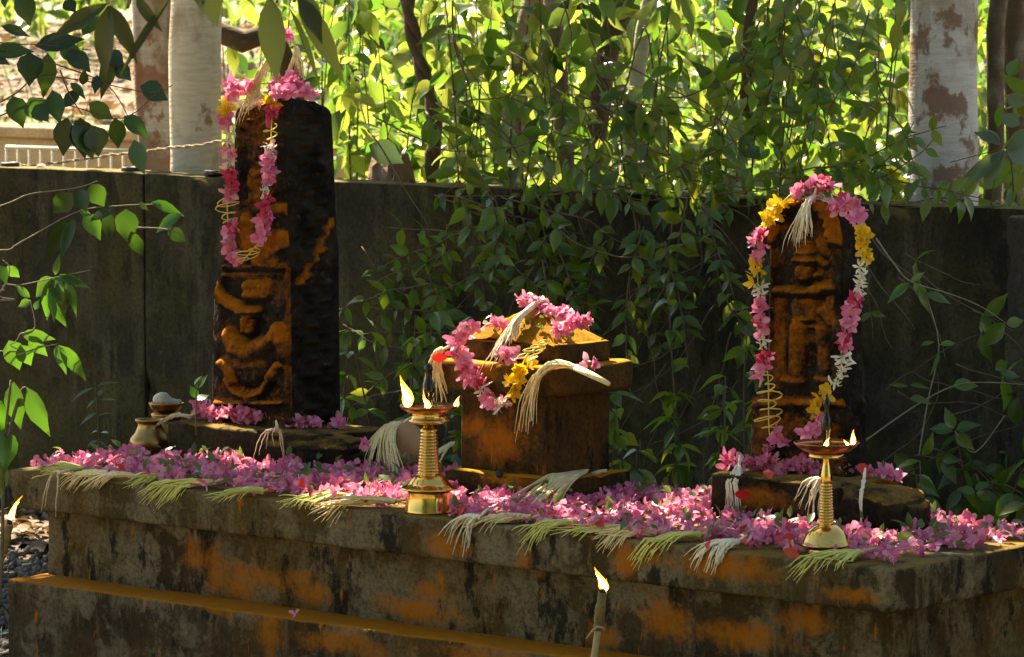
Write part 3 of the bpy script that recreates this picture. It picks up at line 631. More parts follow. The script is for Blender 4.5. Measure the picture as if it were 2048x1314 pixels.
ax = (RT*1.0+UP*-.05).normalized()
for t, r in [(-.42, 3), (-.38, 10), (-.30, 16), (-.18, 19.5), (-.05, 19), (.05, 16), (.15, 11.5), (.24, 8.5), (.34, 7.5), (.42, 8), (.46, 5), (.49, 1)]:
    pts.append(cc+ax*t*64*s+UP*(3*s if t < 0 else 0)); rs.append(r*s*.78)
n0 = len(mb.v); mb.tube(pts, rs, 22)
for i, v in enumerate(mb.v):
    d = v-cc; t = d.dot(ax); v += (d-ax*t)*(.03*math.sin(t/s*.45+math.atan2(d.dot(UP), d.dot(FW))))
tag(mb.build('conch_shell', M['shell']), 'white conch shell lying in the copper bowl', 'conch')
cp = pz(798, 948, ZT)+V3((-.01, .03, 0)); bm = bmesh.new(); bmesh.ops.create_icosphere(bm, subdivisions=4, radius=1)
for v in bm.verts:
    a = math.atan2(v.co.y, v.co.x); r = 1+.06*math.cos(3*a+.5)*(1-abs(v.co.z)); z = v.co.z
    v.co = V3((v.co.x*.062*r, v.co.y*.062*r, z*.058+(.010*max(0, z)**4)+.057)) + rvec(.0003)
me = bpy.data.meshes.new('coconut'); bm.to_mesh(me); bm.free(); me.polygons.foreach_set('use_smooth', [True]*len(me.polygons))
tag(mobj('coconut', me, M['husk'], None, cp), 'brown coconut between the dark pedestal and the square shrine', 'coconut')
coco_top = cp+V3((0, 0, .128))

# ------------------------------------------------------------------ areca flower sprays
STR = 0
def bez(a, b, c, n):
    return [a*(1-t)**2+b*2*t*(1-t)+c*t*t for t in [i/n for i in range(n+1)]]
SOLID = [(PX0, PX1, 0, PY1, .40, ZT), (-2.527, -2.03, .436, .70, ZT, Z1), (-.754, -.40, .367, .64, ZT, Z2), (SX0, SX1, SY0, SY1, ZT, zc), (SX0-.04, SX1+.04, SY0-.04, SY1+.04, zc, zr), (SX0-.033, SX1+.033, SY0-.033, SY1+.033, ZT, zb)]
def outside(p, m=.006):
    for a, b, c, d, e, f in SOLID:
        if a-m < p.x < b+m and c-m < p.y < d and e-m*.5 < p.z < f+m*.8:
            if p.y-(c-m) < (f+m*.8)-p.z: p.y = c-m
            else: p.z = f+m*.8
    return p
def spray(root, tips, n, mat, label, mid=None, rad=.0037, spread=.006, stem=None, stemr=.0034, bead=.18, group=None, lift=.012):
    """bundle of strands from one stalk; tips is a polyline the strand ends are spread along"""
    t = thing('areca_flower_spray', root, label, 'flower spray', group)
    d0 = (sum(tips, V3())/len(tips)-root)
    if stem is None: stem = root - d0.normalized()*.03
    MB().tube([stem, stem.lerp(root, .5)+UP*.001, root], [stemr*.65, stemr, stemr], 7).build('stalk', M[mat], t)
    n = int(n*1.6) if n > 6 else n
    for i in range(n):
        q = (i+U(-.4, .4))/max(1, n-1)*(len(tips)-1); q = max(0, min(len(tips)-1.001, q)); k = int(q)
        tip = tips[k].lerp(tips[k+1], q-k) if len(tips) > 1 else tips[0].copy()
        r0 = root+rvec(.002); ln = U(.72, 1.05)
        tip = r0+(tip-r0)*ln + rvec(spread)
        if mid is not None: m = mid + rvec(spread*.7) + (tip-tips[len(tips)//2])*.35
        elif tip.z < root.z-.02: m = r0+(tip-r0)*.62; m.z = root.z+lift+U(-.003, .006)
        else: m = r0.lerp(tip, .5)+UP*(lift+U(-.004, .006))
        pts = bez(r0, m, tip, 15); ph = U(0, 6)
        w1 = rvec(.0008); w2 = rvec(.0005); rad_ = rad*U(.65, 1.1)
        pts = [p + w1*math.sin(j*.7+ph)*(j/6) + w2*math.sin(j*1.9+ph*2) for j, p in enumerate(pts)]; pts = [outside(p) for p in pts]
        rs = [rad_*(1.15-.98*(j/15)**1.5)*(1+bead*math.sin(j*2.6+ph))*U(.88, 1.12) for j in range(16)]
        MB().tube(pts, rs, 5, False).build('strand', M[mat], t)
    return t
ZS = ZT+.014
E_ = lambda u, v: py(u, v, -.014)               # hangs just in front of the slab
T_ = lambda u, v: pz(u, v, ZS)                   # lies on the slab
spray(T_(165, 938), [T_(62, 946), T_(75, 940), T_(95, 934)], 9, 'lime', 'short lime areca spray pointing off the far end of the plinth')
spray(T_(120, 944), [E_(76, 1034), E_(84, 1030)], 2, 'ivory', 'pair of thin ivory strings hanging over the plinth end', stem=T_(150, 938), rad=.0026, spread=.001)
spray(T_(118, 946), [E_(112, 1046)], 1, 'ivory', 'single ivory string hanging straight over the slab edge', stem=T_(140, 940), rad=.0028, spread=.001)
spray(T_(215, 948), [E_(112, 968), E_(122, 986), E_(150, 972)], 11, 'cream', 'cream areca spray at the plinth end beside the red petal')
spray(T_(268, 952), [E_(140, 990), E_(165, 986), E_(196, 978)], 11, 'cream', 'cream areca spray drooping below the first heap of flowers')
spray(T_(335, 952), [T_(228, 962), E_(262, 978), E_(290, 970)], 8, 'lime', 'thin lime areca spray half buried under flowers')
spray(T_(425, 966), [E_(278, 990), E_(290, 1012), E_(328, 1012), E_(345, 998)], 17, 'lime', 'thick yellow green areca spray drooping over the slab below the dark pedestal')
spray(T_(525, 982), [T_(408, 996), E_(430, 1000), E_(470, 996)], 12, 'lime', 'flat green areca spray lying along the slab edge')
spray(T_(690, 992), [E_(548, 1002), E_(575, 1016), E_(620, 1012)], 14, 'lime', 'yellow areca spray touching the sunlit spray near the stout lamp')
spray(T_(790, 1003), [E_(640, 1052), E_(622, 1020), T_(630, 1006)], 18, 'cream', 'sunlit cream areca spray forking beside the stout lamp')
spray(T_(960, 1034), [E_(884, 1068), E_(890, 1104), E_(928, 1112)], 9, 'ivory', 'ivory areca spray with long ends dangling over the slab')
spray(T_(1060, 1036), [E_(918, 1058), E_(940, 1062), E_(985, 1062)], 13, 'cream', 'cream areca spray fanned flat on the slab edge')
spray(T_(1150, 1046), [E_(1012, 1066), E_(1040, 1108), E_(1090, 1072)], 13, 'lime', 'lime areca spray with one long drooping finger')
spray(T_(1260, 1056), [E_(1085, 1062), E_(1120, 1074), E_(1160, 1080)], 10, 'lime', 'sparse lime areca spray along the slab above the torch')
spray(T_(1310, 1064), [E_(1166, 1064), E_(1180, 1100), E_(1225, 1104)], 13, 'cream', 'cream areca spray drooping just above the torch flame')
spray(T_(1400, 1070), [E_(1250, 1118), E_(1268, 1134), E_(1330, 1102)], 16, 'lime', 'long yellow green areca spray pointing down the orange stained slab')
spray(T_(1475, 1084), [E_(1366, 1112), E_(1390, 1146), E_(1430, 1142), E_(1450, 1112)], 17, 'ivory', 'white areca spray spread like a hand on the slab edge')
spray(T_(1725, 1106), [E_(1576, 1136), E_(1574, 1162), E_(1640, 1140), E_(1690, 1140)], 18, 'lime', 'pale green areca spray below the slender lamp by the plinth corner')
spray(pz(1180, 950, ZT+.052), [T_(1010, 1004), T_(1030, 1020), T_(1075, 1020), T_(1110, 1014)], 30, 'cream', 'large cream areca spray leaning on the shrine base', stem=pz(1214, 941, ZT+.062), stemr=.0060, rad=.0046, lift=.025)
c1 = py(1120, 722, SY0-.055)
spray(py(1150, 735, SY0-.06), [py(1030, 868, SY0-.06), py(1040, 880, SY0-.06), py(1058, 840, SY0-.06)], 11, 'cream', 'cream areca spray arching over the shrine cornice', mid=py(1055, 706, SY0-.062), stem=py(1218, 768, SY0-.07), rad=.0036, stemr=.008)
spray(py(1075, 606, cyr-.03), [py(966, 745, SY0-.05), py(985, 720, SY0-.05), py(1005, 690, SY0-.03), py(1020, 680, SY0-.03)], 24, 'ivory', 'ivory areca spray trailing down the turmeric roof of the shrine', mid=py(1016, 644, SY0+.00), rad=.0036, stem=py(1095, 598, cyr))
spray(py(885, 700, SY0-.05), [py(842, 792, SY0-.06), py(868, 800, SY0-.06), py(892, 812, SY0-.06)], 16, 'cream', 'cream areca spray hanging off the shrine cornice behind the stout lamp', mid=py(862, 700, SY0-.06), rad=.0036, spread=.003, stem=py(905, 690, SY0-.04))
spray(coco_top+V3((0, -.01, -.01)), [T_(714, 936), T_(745, 946), T_(772, 952), T_(805, 958)], 24, 'cream', 'cream areca spray draped over the brown coconut', mid=coco_top+V3((-.03, -.055, -.012)), rad=.0038, spread=.003, stem=coco_top+V3((.02, .01, .01)))
ST1Z = py(510, 200, S1Y).z
spray(py(548, 105, S1Y-.01), [py(468, 262, S1Y-.03), py(492, 215, S1Y-.03), py(520, 190, S1Y-.02)], 20, 'cream', 'cream areca spray trailing over the top of the tall carved stone', mid=py(515, 140, S1Y-.03), stem=py(560, 75, S1Y+.01))
spray(py(592, 95, S1Y+.03), [py(560, 170, S1Y+.02), py(585, 180, S1Y+.03), py(606, 200, S1Y+.03)], 14, 'cream', 'short cream areca spray upright on the tall carved stone', mid=py(600, 120, S1Y+.02), stem=py(580, 72, S1Y+.03))
spray(py(1628, 393, S2Y-.02), [py(1572, 500, S2Y-.045), py(1590, 508, S2Y-.045), py(1605, 480, S2Y-.045), py(1624, 488, S2Y-.045)], 18, 'ivory', 'ivory areca spray falling over the brow of the arched carved stone', mid=py(1606, 400, S2Y-.055), rad=.0030, spread=.003)
spray(pz(548, 862, Z1+.012), [py(500, 918, .42), py(515, 905, .42), py(536, 900, .42)], 4, 'ivory', 'few white strands dangling from the dark pedestal front', rad=.0028)
spray(pz(556, 862, Z1+.012), [py(568, 938, .42), py(571, 930, .42)], 3, 'ivory', 'white strands hanging straight down the dark pedestal front', rad=.0026, spread=.002)
spray(pz(378, 832, Z1+.012), [py(308, 858, .43), py(318, 850, .43)], 4, 'cream', 'cream strands reaching from the dark pedestal over the brass pot', rad=.0026, spread=.002)
spray(pz(1478, 936, Z2+.012), [py(1448, 1052, .352), py(1466, 1045, .352), py(1478, 1046, .352), py(1486, 1030, .352)], 12, 'ivory', 'ivory strands hanging in a tassel off the mossy pedestal corner', rad=.0030, spread=.002)
spray(pz(1645, 960, Z2+.010), [py(1586, 1002, .352), py(1606, 1020, .352), py(1620, 1050, .352), py(1634, 1052, .352)], 9, 'ivory', 'ivory strands fanned down the mossy pedestal behind the slender lamp', rad=.0028, spread=.003)
spray(pz(1728, 962, Z2+.010), [py(1714, 1068, .352), py(1722, 1074, .352)], 4, 'ivory', 'four ivory strands hanging over the mossy spout', rad=.0028, spread=.002)
spray(T_(905, 912)+UP*.03, [T_(820, 962), T_(850, 968)], 6, 'cream', 'thin cream areca spray lying behind the foot of the stout lamp')

# ------------------------------------------------------------------ garlands
def path_pts(P, n):
    L = [0]
    for a, b in zip(P, P[1:]): L.append(L[-1]+(b-a).length)
    out = []
    for i in range(n):
        s_ = L[-1]*i/(n-1); k = 0
        while k < len(L)-2 and L[k+1] < s_: k += 1
        out.append(P[k].lerp(P[k+1], (s_-L[k])/max(1e-9, L[k+1]-L[k])))
    return out
def smooth(P):
    o = []
    for i in range(len(P)-1):
        a, b, c, d = P[max(0, i-1)], P[i], P[i+1], P[min(len(P)-1, i+2)]
        for t in (0, .25, .5, .75):
            o.append(.5*((2*b)+(-a+c)*t+(2*a-5*b+4*c-d)*t*t+(-a+3*b-3*c+d)*t**3))
    o.append(P[-1]); return o
def garland(name, label, runs):
    """runs: list of (kind, [points]); each run of flowers or loops on one string"""
    allp = [p for k, P in runs for p in P]
    t = thing(name, allp[0], label, 'garland')
    MB().tube(smooth(allp), .0016, 5).build('string', M['thread'], t)
    for kind, P in runs:
        P = smooth(P) if len(P) > 2 else P
        L = sum((b-a).length for a, b in zip(P, P[1:]))
        if kind == 'coil':
            n = max(24, int(L/.0017)); q = path_pts(P, n); turns = L/.019; pts = []
            for i, p in enumerate(q):
                f = i/(n-1); a = f*turns*2*math.pi; r = (.026 if L > .05 else .018)*(0.5+.5*math.sin(math.pi*min(1, .12+f)))*(1+.28*math.sin(a*.37+L*90))
                pts.append(p+RT*(math.cos(a)*r+.003*math.sin(a*.6)) - FW*(.008+math.sin(a)*r*.45) + UP*(math.sin(a+.5)*r*.32+math.cos(a)*r*.12*math.sin(f*9)))
            MB().tube(pts, .0016, 5).build('thread_coil', M['thread'], t); continue
        n = max(3, int(L/(.0068 if kind in ('pink', 'deep') else   .0075 if kind == 'yellow' else .0085)))
        for i, p in enumerate(path_pts(P, n)):
            sz = {'pink': U(.0180, .0260), 'deep': U(.017, .022), 'yellow': U(.017, .023), 'white': U(.015, .021)}[kind]
            kk = kind if kind != 'pink' or random.random() > .12 else 'deep'
            d = (-FW*1.1+rvec(.7)+RT*random.choice((-.7, .7))).normalized()
            m = d.to_track_quat('Z', 'Y').to_matrix().to_4x4() @ Matrix.Rotation(U(0, 6), 4, 'Z') @ Matrix.Scale(sz, 4)
            m.translation = p + d*sz*.45
            put('flower', random.choice(FL[kk]), m, t)
        for i in range(n//4):
            p = random.choice(path_pts(P, n)); put('sepal', GB, orient(rvec(), -FW, U(.012, .02), p-FW*.004), t)
GB = leafmesh('sepal', .5, 3, .2, .2, 1.6, 0, M['green'])
G1 = lambda *L: [py(u, v, S1Y-.034) for u, v in L]
garland('flower_garland', 'flower garland hanging in a loop on the tall carved stone', [
    ('pink', [py(588, 150, S1Y+.02), py(560, 165, S1Y-.01)]), ('pink', G1((500, 168), (470, 172), (462, 190))), ('yellow', G1((456, 202), (452, 216), (450, 228))), ('pink', G1((450, 236), (455, 250))), ('white', G1((456, 262), (456, 282))),
    ('pink', G1((456, 296), (458, 316))), ('white', G1((460, 325), (458, 338))), ('deep', G1((462, 345), (460, 356))), ('pink', G1((458, 366), (454, 388))), ('coil', G1((454, 394), (456, 446))), ('pink', G1((458, 456), (458, 496))), ('pink', G1((462, 506), (470, 522))), ('coil', G1((486, 520), (512, 492))),
    ('pink', G1((524, 480), (530, 448), (536, 425))), ('deep', G1((534, 420), (532, 398))), ('white', G1((532, 388), (535, 368))), ('pink', G1((538, 362), (540, 305))), ('white', G1((540, 300), (542, 290))), ('coil', G1((542, 284), (543, 250))), ('deep', G1((543, 244), (545, 215))), ('yellow', G1((545, 205), (540, 195))), ('pink', G1((548, 185), (590, 178)) )])
GY = S2Y-.04
G2 = lambda *L: [py(u, v, GY) for u, v in L]
garland('flower_garland', 'long flower garland draped over the arched carved stone', [
    ('pink', G2((1560, 888), (1545, 872))), ('coil', G2((1538, 860), (1536, 750))), ('pink', G2((1526, 745), (1528, 705))), ('white', G2((1522, 695), (1518, 665))), ('pink', G2((1520, 655), (1522, 600))), ('white', G2((1522, 590), (1520, 575))), ('yellow', G2((1516, 565), (1514, 528))), ('pink', G2((1518, 515), (1516, 460))),
    ('yellow', G2((1535, 445), (1545, 425), (1570, 400))), ('pink', [py(1590, 385, S2Y-.02), py(1640, 368, S2Y+.0), py(1660, 378, S2Y+.0)]), ('pink', G2((1680, 396), (1705, 415), (1716, 440))), ('yellow', G2((1724, 460), (1730, 515))), ('white', G2((1722, 525), (1718, 560), (1712, 590))), ('pink', G2((1706, 600), (1700, 650), (1692, 690))), ('white', G2((1690, 705), (1684, 725), (1672, 760))), ('yellow', G2((1650, 780), (1642, 805), (1636, 828))), ('pink', G2((1632, 842), (1618, 872)))])
G3 = lambda *L: [py(u, v, SY0-.058) for u, v in L]
garland('flower_garland', 'flower garland looped across the front of the square shrine', [
    ('pink', G3((945, 655), (925, 668), (912, 700), (932, 725), (942, 750), (955, 768))), ('white', G3((962, 775), (970, 785))), ('pink', G3((972, 790), (985, 808), (1000, 800))), ('white', G3((1004, 812), (1012, 800))), ('yellow', G3((1022, 778), (1035, 752), (1048, 722))), ('coil', G3((1052, 712), (1092, 680)))])

# ------------------------------------------------------------------ strewn flowers
blk = [(-2.535, -2.03, .425, .72), (-2.05, -1.925, .42, .58), (-.765, -.39, .355, .66), (-.42, -.255, .365, .55), (SX0-.045, SX1+.045, SY0-.045, SY1+.06)]
cyl = [(L1, .066), (L2, .058), (p0, .052), (p1, .05), (cp, .055)]
def free(x, y, m=0.0):
    for a, b, c, d in blk:
        if a-m < x < b+m and c-m < y < d+m: return False
    return all((V3((x, y, 0))-V3((c.x, c.y, 0))).length > r+m for c, r in cyl)
spots = []; cell = {}
def flower_m(x, y, z, sz):
    d = (UP*.8+rvec(.75)-FW*.2).normalized()
    m = d.to_track_quat('Z', 'Y').to_matrix().to_4x4() @ Matrix.Rotation(U(0, 6), 4, 'Z') @ Matrix.Scale(sz, 4)
    m.translation = V3((x, y, z)); return m
def density(x, y):
    u = (x-PX0)/(PX1-PX0)
    fr = .030 + .020*math.sin(u*17) + .014*math.sin(u*41)
    if x > -.35: fr = .055+.03*math.sin(x*30)
    if y < fr: return 0
    if x < -2.44 and y > .30: return 0.25
    if x > -.12 and (x > -.035 or y > .60): return 0
    if y > .60: return .35
    d = 1.0
    if fbm(V3((x, y, 5))*6) < -.18: d = .30
    return d
tries = 0
while len(spots) < 1250 and tries < 60000:
    tries += 1; x = U(PX0+.05, PX1-.02); y = U(.02, .64)
    if random.random() > density(x, y) or not free(x, y, .006): continue
    k = (int(x/.022), int(y/.022)); c_ = cell.get(k, 0)
    if c_ >= 2: continue
    cell[k] = c_+1; spots.append((x, y, ZT+.010+.012*c_+U(0, .008)))
hp = []
def heap(z, pts, n, sp, hgt):
    for i in range(n):
        q = U(0, len(pts)-1.001); k = int(q); p = pts[k].lerp(pts[k+1], q-k)
        hp.append((p.x+random.gauss(0, sp), p.y+random.gauss(0, sp*.5), z+.008+U(0, hgt)))
heap(Z1, [pz(385, 838, Z1), pz(470, 850, Z1), pz(560, 852, Z1)], 74, .012, .030)
heap(Z1, [pz(560, 856, Z1), pz(690, 858, Z1)], 22, .010, .012)
heap(Z2, [pz(1455, 940, Z2), pz(1560, 946, Z2), pz(1640, 950, Z2)], 52, .012, .020)
heap(Z2, [pz(1640, 948, Z2), pz(1790, 962, Z2)], 24, .010, .012)
heap(Z2+.02, [pz(1535, 930, Z2+.02), pz(1565, 900, Z2+.02)], 14, .008, .03)
def on_roof(u, v):
    p = py(u, v, SY0+.06); x, y = p.x, p.y; return p
for u0, v0, n, sp in ((1055, 600, 18, .013), (1090, 618, 10, .016), (1120, 628, 14, .018), (1150, 642, 14, .016), (1125, 660, 14, .013), (985, 648, 8, .012), (1015, 712, 9, .010), (1180, 727, 3, .010)):
    for i in range(n):
        yy = (cyr-.02 if v0 < 630 else SY0+.01) if v0 < 700 else SY0-.03
        p = py(u0, v0, yy); hp.append((p.x+random.gauss(0, sp), p.y+random.gauss(0, sp*.4), p.z+U(-.008, .008)))
for u0, v0, n in ((575, 68, 3), (560, 170, 10), (590, 165, 10), (480, 180, 8), (615, 185, 5)):
    for i in range(n):
        p = py(u0, v0, S1Y+.0); hp.append((p.x+random.gauss(0, .010), p.y+random.gauss(0, .008), p.z+U(-.008, .008)))
for u0, v0, n in ((1640, 372, 12), (1610, 385, 8), (1690, 410, 8)):
    for i in range(n):
        p = py(u0, v0, S2Y-.01); hp.append((p.x+random.gauss(0, .012), p.y+random.gauss(0, .008), p.z+U(-.008, .008)))
mk = lambda x, y, z: (random.choice(FL['pink']), flower_m(x, y, z, U(.0125, .0235)))
spots.sort(key=lambda s_: (V3(s_)-CAM).length - s_[2]*12)
near, far_ = spots[:300], spots[300:]
for x, y, z in near:
    me, m = mk(x, y, z); tag(put('pink_flower', me, m), 'pink flower strewn in the thick carpet on the plinth top', 'flower', 'pink flowers carpeting the plinth')
o = merged('pink_flower_carpet', [mk(*s_) for s_ in far_]); tag(o, 'dense carpet of pink flowers covering the plinth top', 'flowers', None, 'stuff')
for nm, lo, hi, lab in (('a', 0, 96, 'loose pink flowers heaped on the dark pedestal'), ('b', 96, 186, 'loose pink flowers heaped on the mossy pedestal'), ('c', 186, 276, 'loose pink flowers heaped on the shrine roof'), ('d', 276, 312, 'loose pink flowers piled on top of the tall carved stone'), ('e', 312, 999, 'loose pink flowers piled on top of the arched carved stone')):
    it = hp[lo:hi]
    if it: tag(merged('pink_flower_heap', [mk(*s_) for s_ in it]), lab, 'flowers', None, 'stuff')
me, m = mk(0, 0, 0); p = pz(592, 1228, .262); m.translation = p; tag(put('pink_flower', me, m), 'single pink flower dropped on the orange ledge', 'flower')
me, m = mk(0, 0, 0); p = py(728, 888, .44); m.translation = p; tag(put('pink_flower', me, m), 'single pink flower caught on the side of the dark pedestal', 'flower')
# hibiscus petals and green bits
RP = []
for _ in range(3):
    mb = MB(); petal(mb, 0, 1.0, .8, U(.1, .5), U(-.5, .5), U(-.2, .2), .0); me = mb.mesh('red_petal'); me.materials.append(M['red']); RP.append(me)
def petal_at(p, sz, lab, d=None):
    d = d or (UP+rvec(.5)-FW*.6); m = V3(d).normalized().to_track_quat('Z', 'Y').to_matrix().to_4x4() @ Matrix.Rotation(U(0, 6), 4, 'Z') @ Matrix.Scale(sz, 4); m.translation = p
    tag(put('red_petal', random.choice(RP), m), lab, 'petal', 'red petals among the pink flowers')
for u, v in ((250, 940), (380, 966), (300, 950), (540, 985), (670, 1000), (640, 985), (720, 965), (720, 1000), (780, 972), (1100, 1035), (1200, 1040), (1480, 1060), (1490, 1078), (1550, 1075), (1590, 1080), (1750, 1075), (1420, 1080), (930, 1010), (450, 945), (610, 975)):
    petal_at(pz(u, v, ZT+.030), U(.020, .030), 'red petal lying among the pink flowers on the plinth')
petal_at(pz(1568, 1100, ZT+.02), .034, 'bright red upright petal at the slab edge beside the slender lamp', -FW+UP*.3)
petal_at(py(1500, 990, .35), .034, 'curled red petal against the mossy pedestal front', -FW)
petal_at(pz(1540, 958, Z2+.02), .036, 'red petal on the mossy pedestal beside the tassel')
petal_at(pz(1730, 952, Z2+.02), .040, 'red petal on the mossy pedestal behind the slender lamp')
petal_at(py(893, 715, SY0-.066), .034, 'red petal hanging on the shrine spray behind the stout lamp', -FW)
petal_at(pz(625, 848, Z1+.02), .028, 'red petal on the dark pedestal')
bits = []
for i in range(340):
    s_ = random.choice(spots+near); bits.append((GB, orient(rvec()+UP*.3, UP-FW*.5+rvec(.4), U(.020, .038), V3((s_[0]+U(-.01, .01), s_[1]+U(-.01, .01), s_[2]+U(.008, .020))))))
for i in range(70):
    s_ = random.choice(hp); bits.append((GB, orient(rvec()+UP*.2, UP+rvec(.5), U(.012, .024), V3(s_)+rvec(.008))))
for i in range(40):
    bits.append((GB, orient(rvec(), UP+rvec(.5), U(.012, .022), py(U(985, 1150), U(630, 672), SY0+.03)+rvec(.006))))
PP = []
for _ in range(6):
    mb = MB(); petal(mb, 0, 1.0, U(.6, .9), U(-.2, .5), U(-.6, .6), U(-.4, .4), .0); me = mb.mesh('pink_petal'); me.materials.append(M['pink']); PP.append(me)
it = []
for i in range(420):
    x, y = U(PX0+.05, -.03), U(.012, .62)
    if not free(x, y, .004) or density(x, max(y, .05)) == 0: continue
    m = (UP+rvec(.45)).normalized().to_track_quat('Z', 'Y').to_matrix().to_4x4() @ Matrix.Rotation(U(0, 6), 4, 'Z') @ Matrix.Scale(U(.012, .019), 4); m.translation = V3((x, y, ZT+U(.004, .030))); it.append((random.choice(PP), m))
tag(merged('loose_petals', it), 'loose pink petals fallen among the flowers', 'petals', None, 'stuff')
tag(merged('green_sepals', bits), 'tiny green sepals and leaf bits mixed into the flowers', 'leaf bits', None, 'stuff')

# ------------------------------------------------------------------ vegetation
LF = {}
def leaves_for(key, mat, wd, n=4, **kw): LF[key] = [leafmesh('leaf', wd*U(.85, 1.15), 5, U(.05, .40), U(.05, .22), 1.6, U(0, .02), mat) for _ in range(n)]
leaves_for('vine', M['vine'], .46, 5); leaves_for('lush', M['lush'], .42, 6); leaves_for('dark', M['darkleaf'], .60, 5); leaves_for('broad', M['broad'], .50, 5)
leaves_for('drab', M['drab'], .36, 3); leaves_for('grey', M['grey'], .36, 3); leaves_for('crown', M['crown'], .48, 4); leaves_for('dry', M['dry'], .5, 3)
def leaf(key, base, d, nrm, size, parent=None, ws=1.0):
    m = orient(d, nrm, size, base, ws); me = random.choice(LF[key])
    return put('leaf', me, m, parent) if parent is not None else (me, m)
def tube_px(P, rad, sides=6): return MB().tube(smooth(P) if len(P) > 2 else P, rad, sides)
def limb(pts, r0, r1, sides=10, wob=.0):
    q = path_pts(smooth(pts), max(8, int(len(pts)*5))); n = len(q)
    q = [p+V3((fbm(V3((i*.5, 1, r0*9))), fbm(V3((i*.5, 4, r0*9))), 0))*wob for i, p in enumerate(q)]
    return MB().tube(q, [(r0+(r1-r0)*i/(n-1))*(1+.10*fbm(V3((i*.6, 7, r0*30)))) for i in range(n)], sides)

# --- trees behind the wall: trunk seen above the wall, crown high above the picture
def sun_at(p, z=ZT): return p - SUN*((p.z-z)/SUN.z)
holes = [(pz(u, v, ZT), r) for u, v, r in ((430, 935, .045), (500, 940, .03), (545, 955, .03), (700, 1003, .05), (640, 1015, .035), (770, 1000, .04), (830, 1010, .04), (1010, 1000, .05), (980, 1020, .03), (1200, 1040, .025), (1330, 1045, .025), (1385, 1055, .02), (1590, 1075, .045), (1760, 1090, .05), (1850, 1100, .05), (1930, 1075, .05), (2000, 1090, .04), (1560, 955, .03), (130, 935, .03), (200, 945, .03))]  # gaps shaped in the crown leaves so sun spots land at these points
holes += [(sun_at(py(u, v, yy)), r) for u, v, yy, r in ((1600, 400, S2Y, .05), (1690, 420, S2Y, .04), (1060, 625, cyr, .05), (1140, 650, cyr, .05), (545, 150, S1Y, .05), (480, 190, S1Y, .04), (900, 690, SY0, .03), (1100, 730, SY0-.04, .03))]
holes += [(sun_at(py(u, v, yy)), r) for u, v, yy, r in ((350, 300, 2.5, .10), (350, 200, 2.5, .12), (350, 80, 2.5, .10), (375, 250, 2.5, .08), (280, 250, 2.7, .10), (270, 100, 2.7, .12), (1830, 250, 2.4, .07), (1835, 100, 2.4, .06), (60, 335, WY+.06, .10), (180, 340, WY+.06, .10), (560, 360, WY+.06, .08))]
def lit(p):
    q = sun_at(p); return any((q-c).length < r*(1.3+.35*fbm(q*40))+.075 for c, r in holes)
def tree(name, label, lowpx, toppx, y, wpx, mat, H=4.2, crown=None, group='trees behind the wall', bends=None, taper=.8):
    a = py(lowpx[0], lowpx[1], y); b = py(toppx[0], toppx[1], y); d = (b-a)/(b.z-a.z)
    base = a - d*a.z*0.6; base.z = -.05; base.x = a.x - d.x*a.z*.5
    sc_ = (a-CAM).length/F; r = wpx*sc_*.5
    t = thing(name, (base.x, base.y, 0), label, 'tree', group)
    d = V3((max(-.25, min(.25, d.x)), max(-.25, min(.25, d.y)), 1))
    pts = [base, a] + ([py(u, v, y) for u, v in bends] if bends else []) + [b, b+d*.8+V3((U(-.05, .05), U(-.05, .05), 0)), V3((b.x+d.x*1.2, b.y+d.y*1.2, H))]
    limb(pts, r*1.08, r*taper, 18, .012).build('trunk', mat, t)
    top = pts[-1]; items = []
    cl = crown or [top+V3((U(-.5, .5), U(-.5, .5), U(.1, .8))) for _ in range(4)]
    for c in cl:
        base_n = 150 if crown else 60
        for i in range(base_n):
            p = c + rvec(1).normalized()*(random.random()**.5)*(.34 if crown else .4)
            if lit(p): continue
            items.append(leaf('crown', p, rvec(1)+V3((0, 0, -.4)), UP+rvec(.5), U(.11, .17)))
    c_ = merged('crown', items); c_.parent = t; c_.matrix_parent_inverse = Matrix.Translation(-t.location); c_['kind'] = 'stuff'
    mb = MB()
    for c in (cl[::5] if crown else cl): mb.tube(smooth([top-V3((0, 0, .3)), top.lerp(c, .45)+V3((0, 0, .12)), c]), [r*taper*.5*(1-.85*i/8)+.004 for i in range(9)], 6)
    mb.build('limb', mat, t)
    return t
def over(x0, x1, y0, y1, n, h0=2.3, h1=4.0):
    o = []
    for i in range(n):
        T = V3((U(x0, x1), U(y0, y1), .6)); o.append(T+SUN*(U(h0, h1)/SUN.z))
    return o
tree('pale_tree', 'smooth pale grey tree trunk just behind the wall next to its brown twin', (392, 345), (392, 0), 2.55, 106, M['barkp'], 4.0, over(-4.6, -1.2, -.8, 2.15, 56))
tree('pale_tree', 'brownish pale tree trunk half hidden behind the smooth pale trunk', (322, 335), (302, 0), 2.80, 84, M['barkr'], 4.2)
tree('mottled_tree', 'thick mottled grey and rust trunk rising behind the wall above the arched stone', (1884, 410), (1888, 0), 2.48, 142, M['barkm'], 4.0, over(-1.6, 1.0, -.6, 3.4, 58)+over(-4.2, 2.4, -4.2, -.8, 14)+over(-3.4, .6, 2.9, 6.0, 24))  # unseen outer crown clumps added to darken the forecourt and right-hand bushes
tree('slim_tree', 'thin dark trunk beside the thick mottled trunk', (1988, 330), (1998, 0), 3.6, 36, M['barkd'])
tree('slim_tree', 'dark trunk behind the long drab leaves beyond the mottled trunk', (2030, 330), (2036, 0), 4.2, 44, M['barkd'])
tree('slim_tree', 'slender pale grey trunk leaning slightly above the bushes', (1262, 250), (1302, 0), 2.80, 32, M['barkp'])
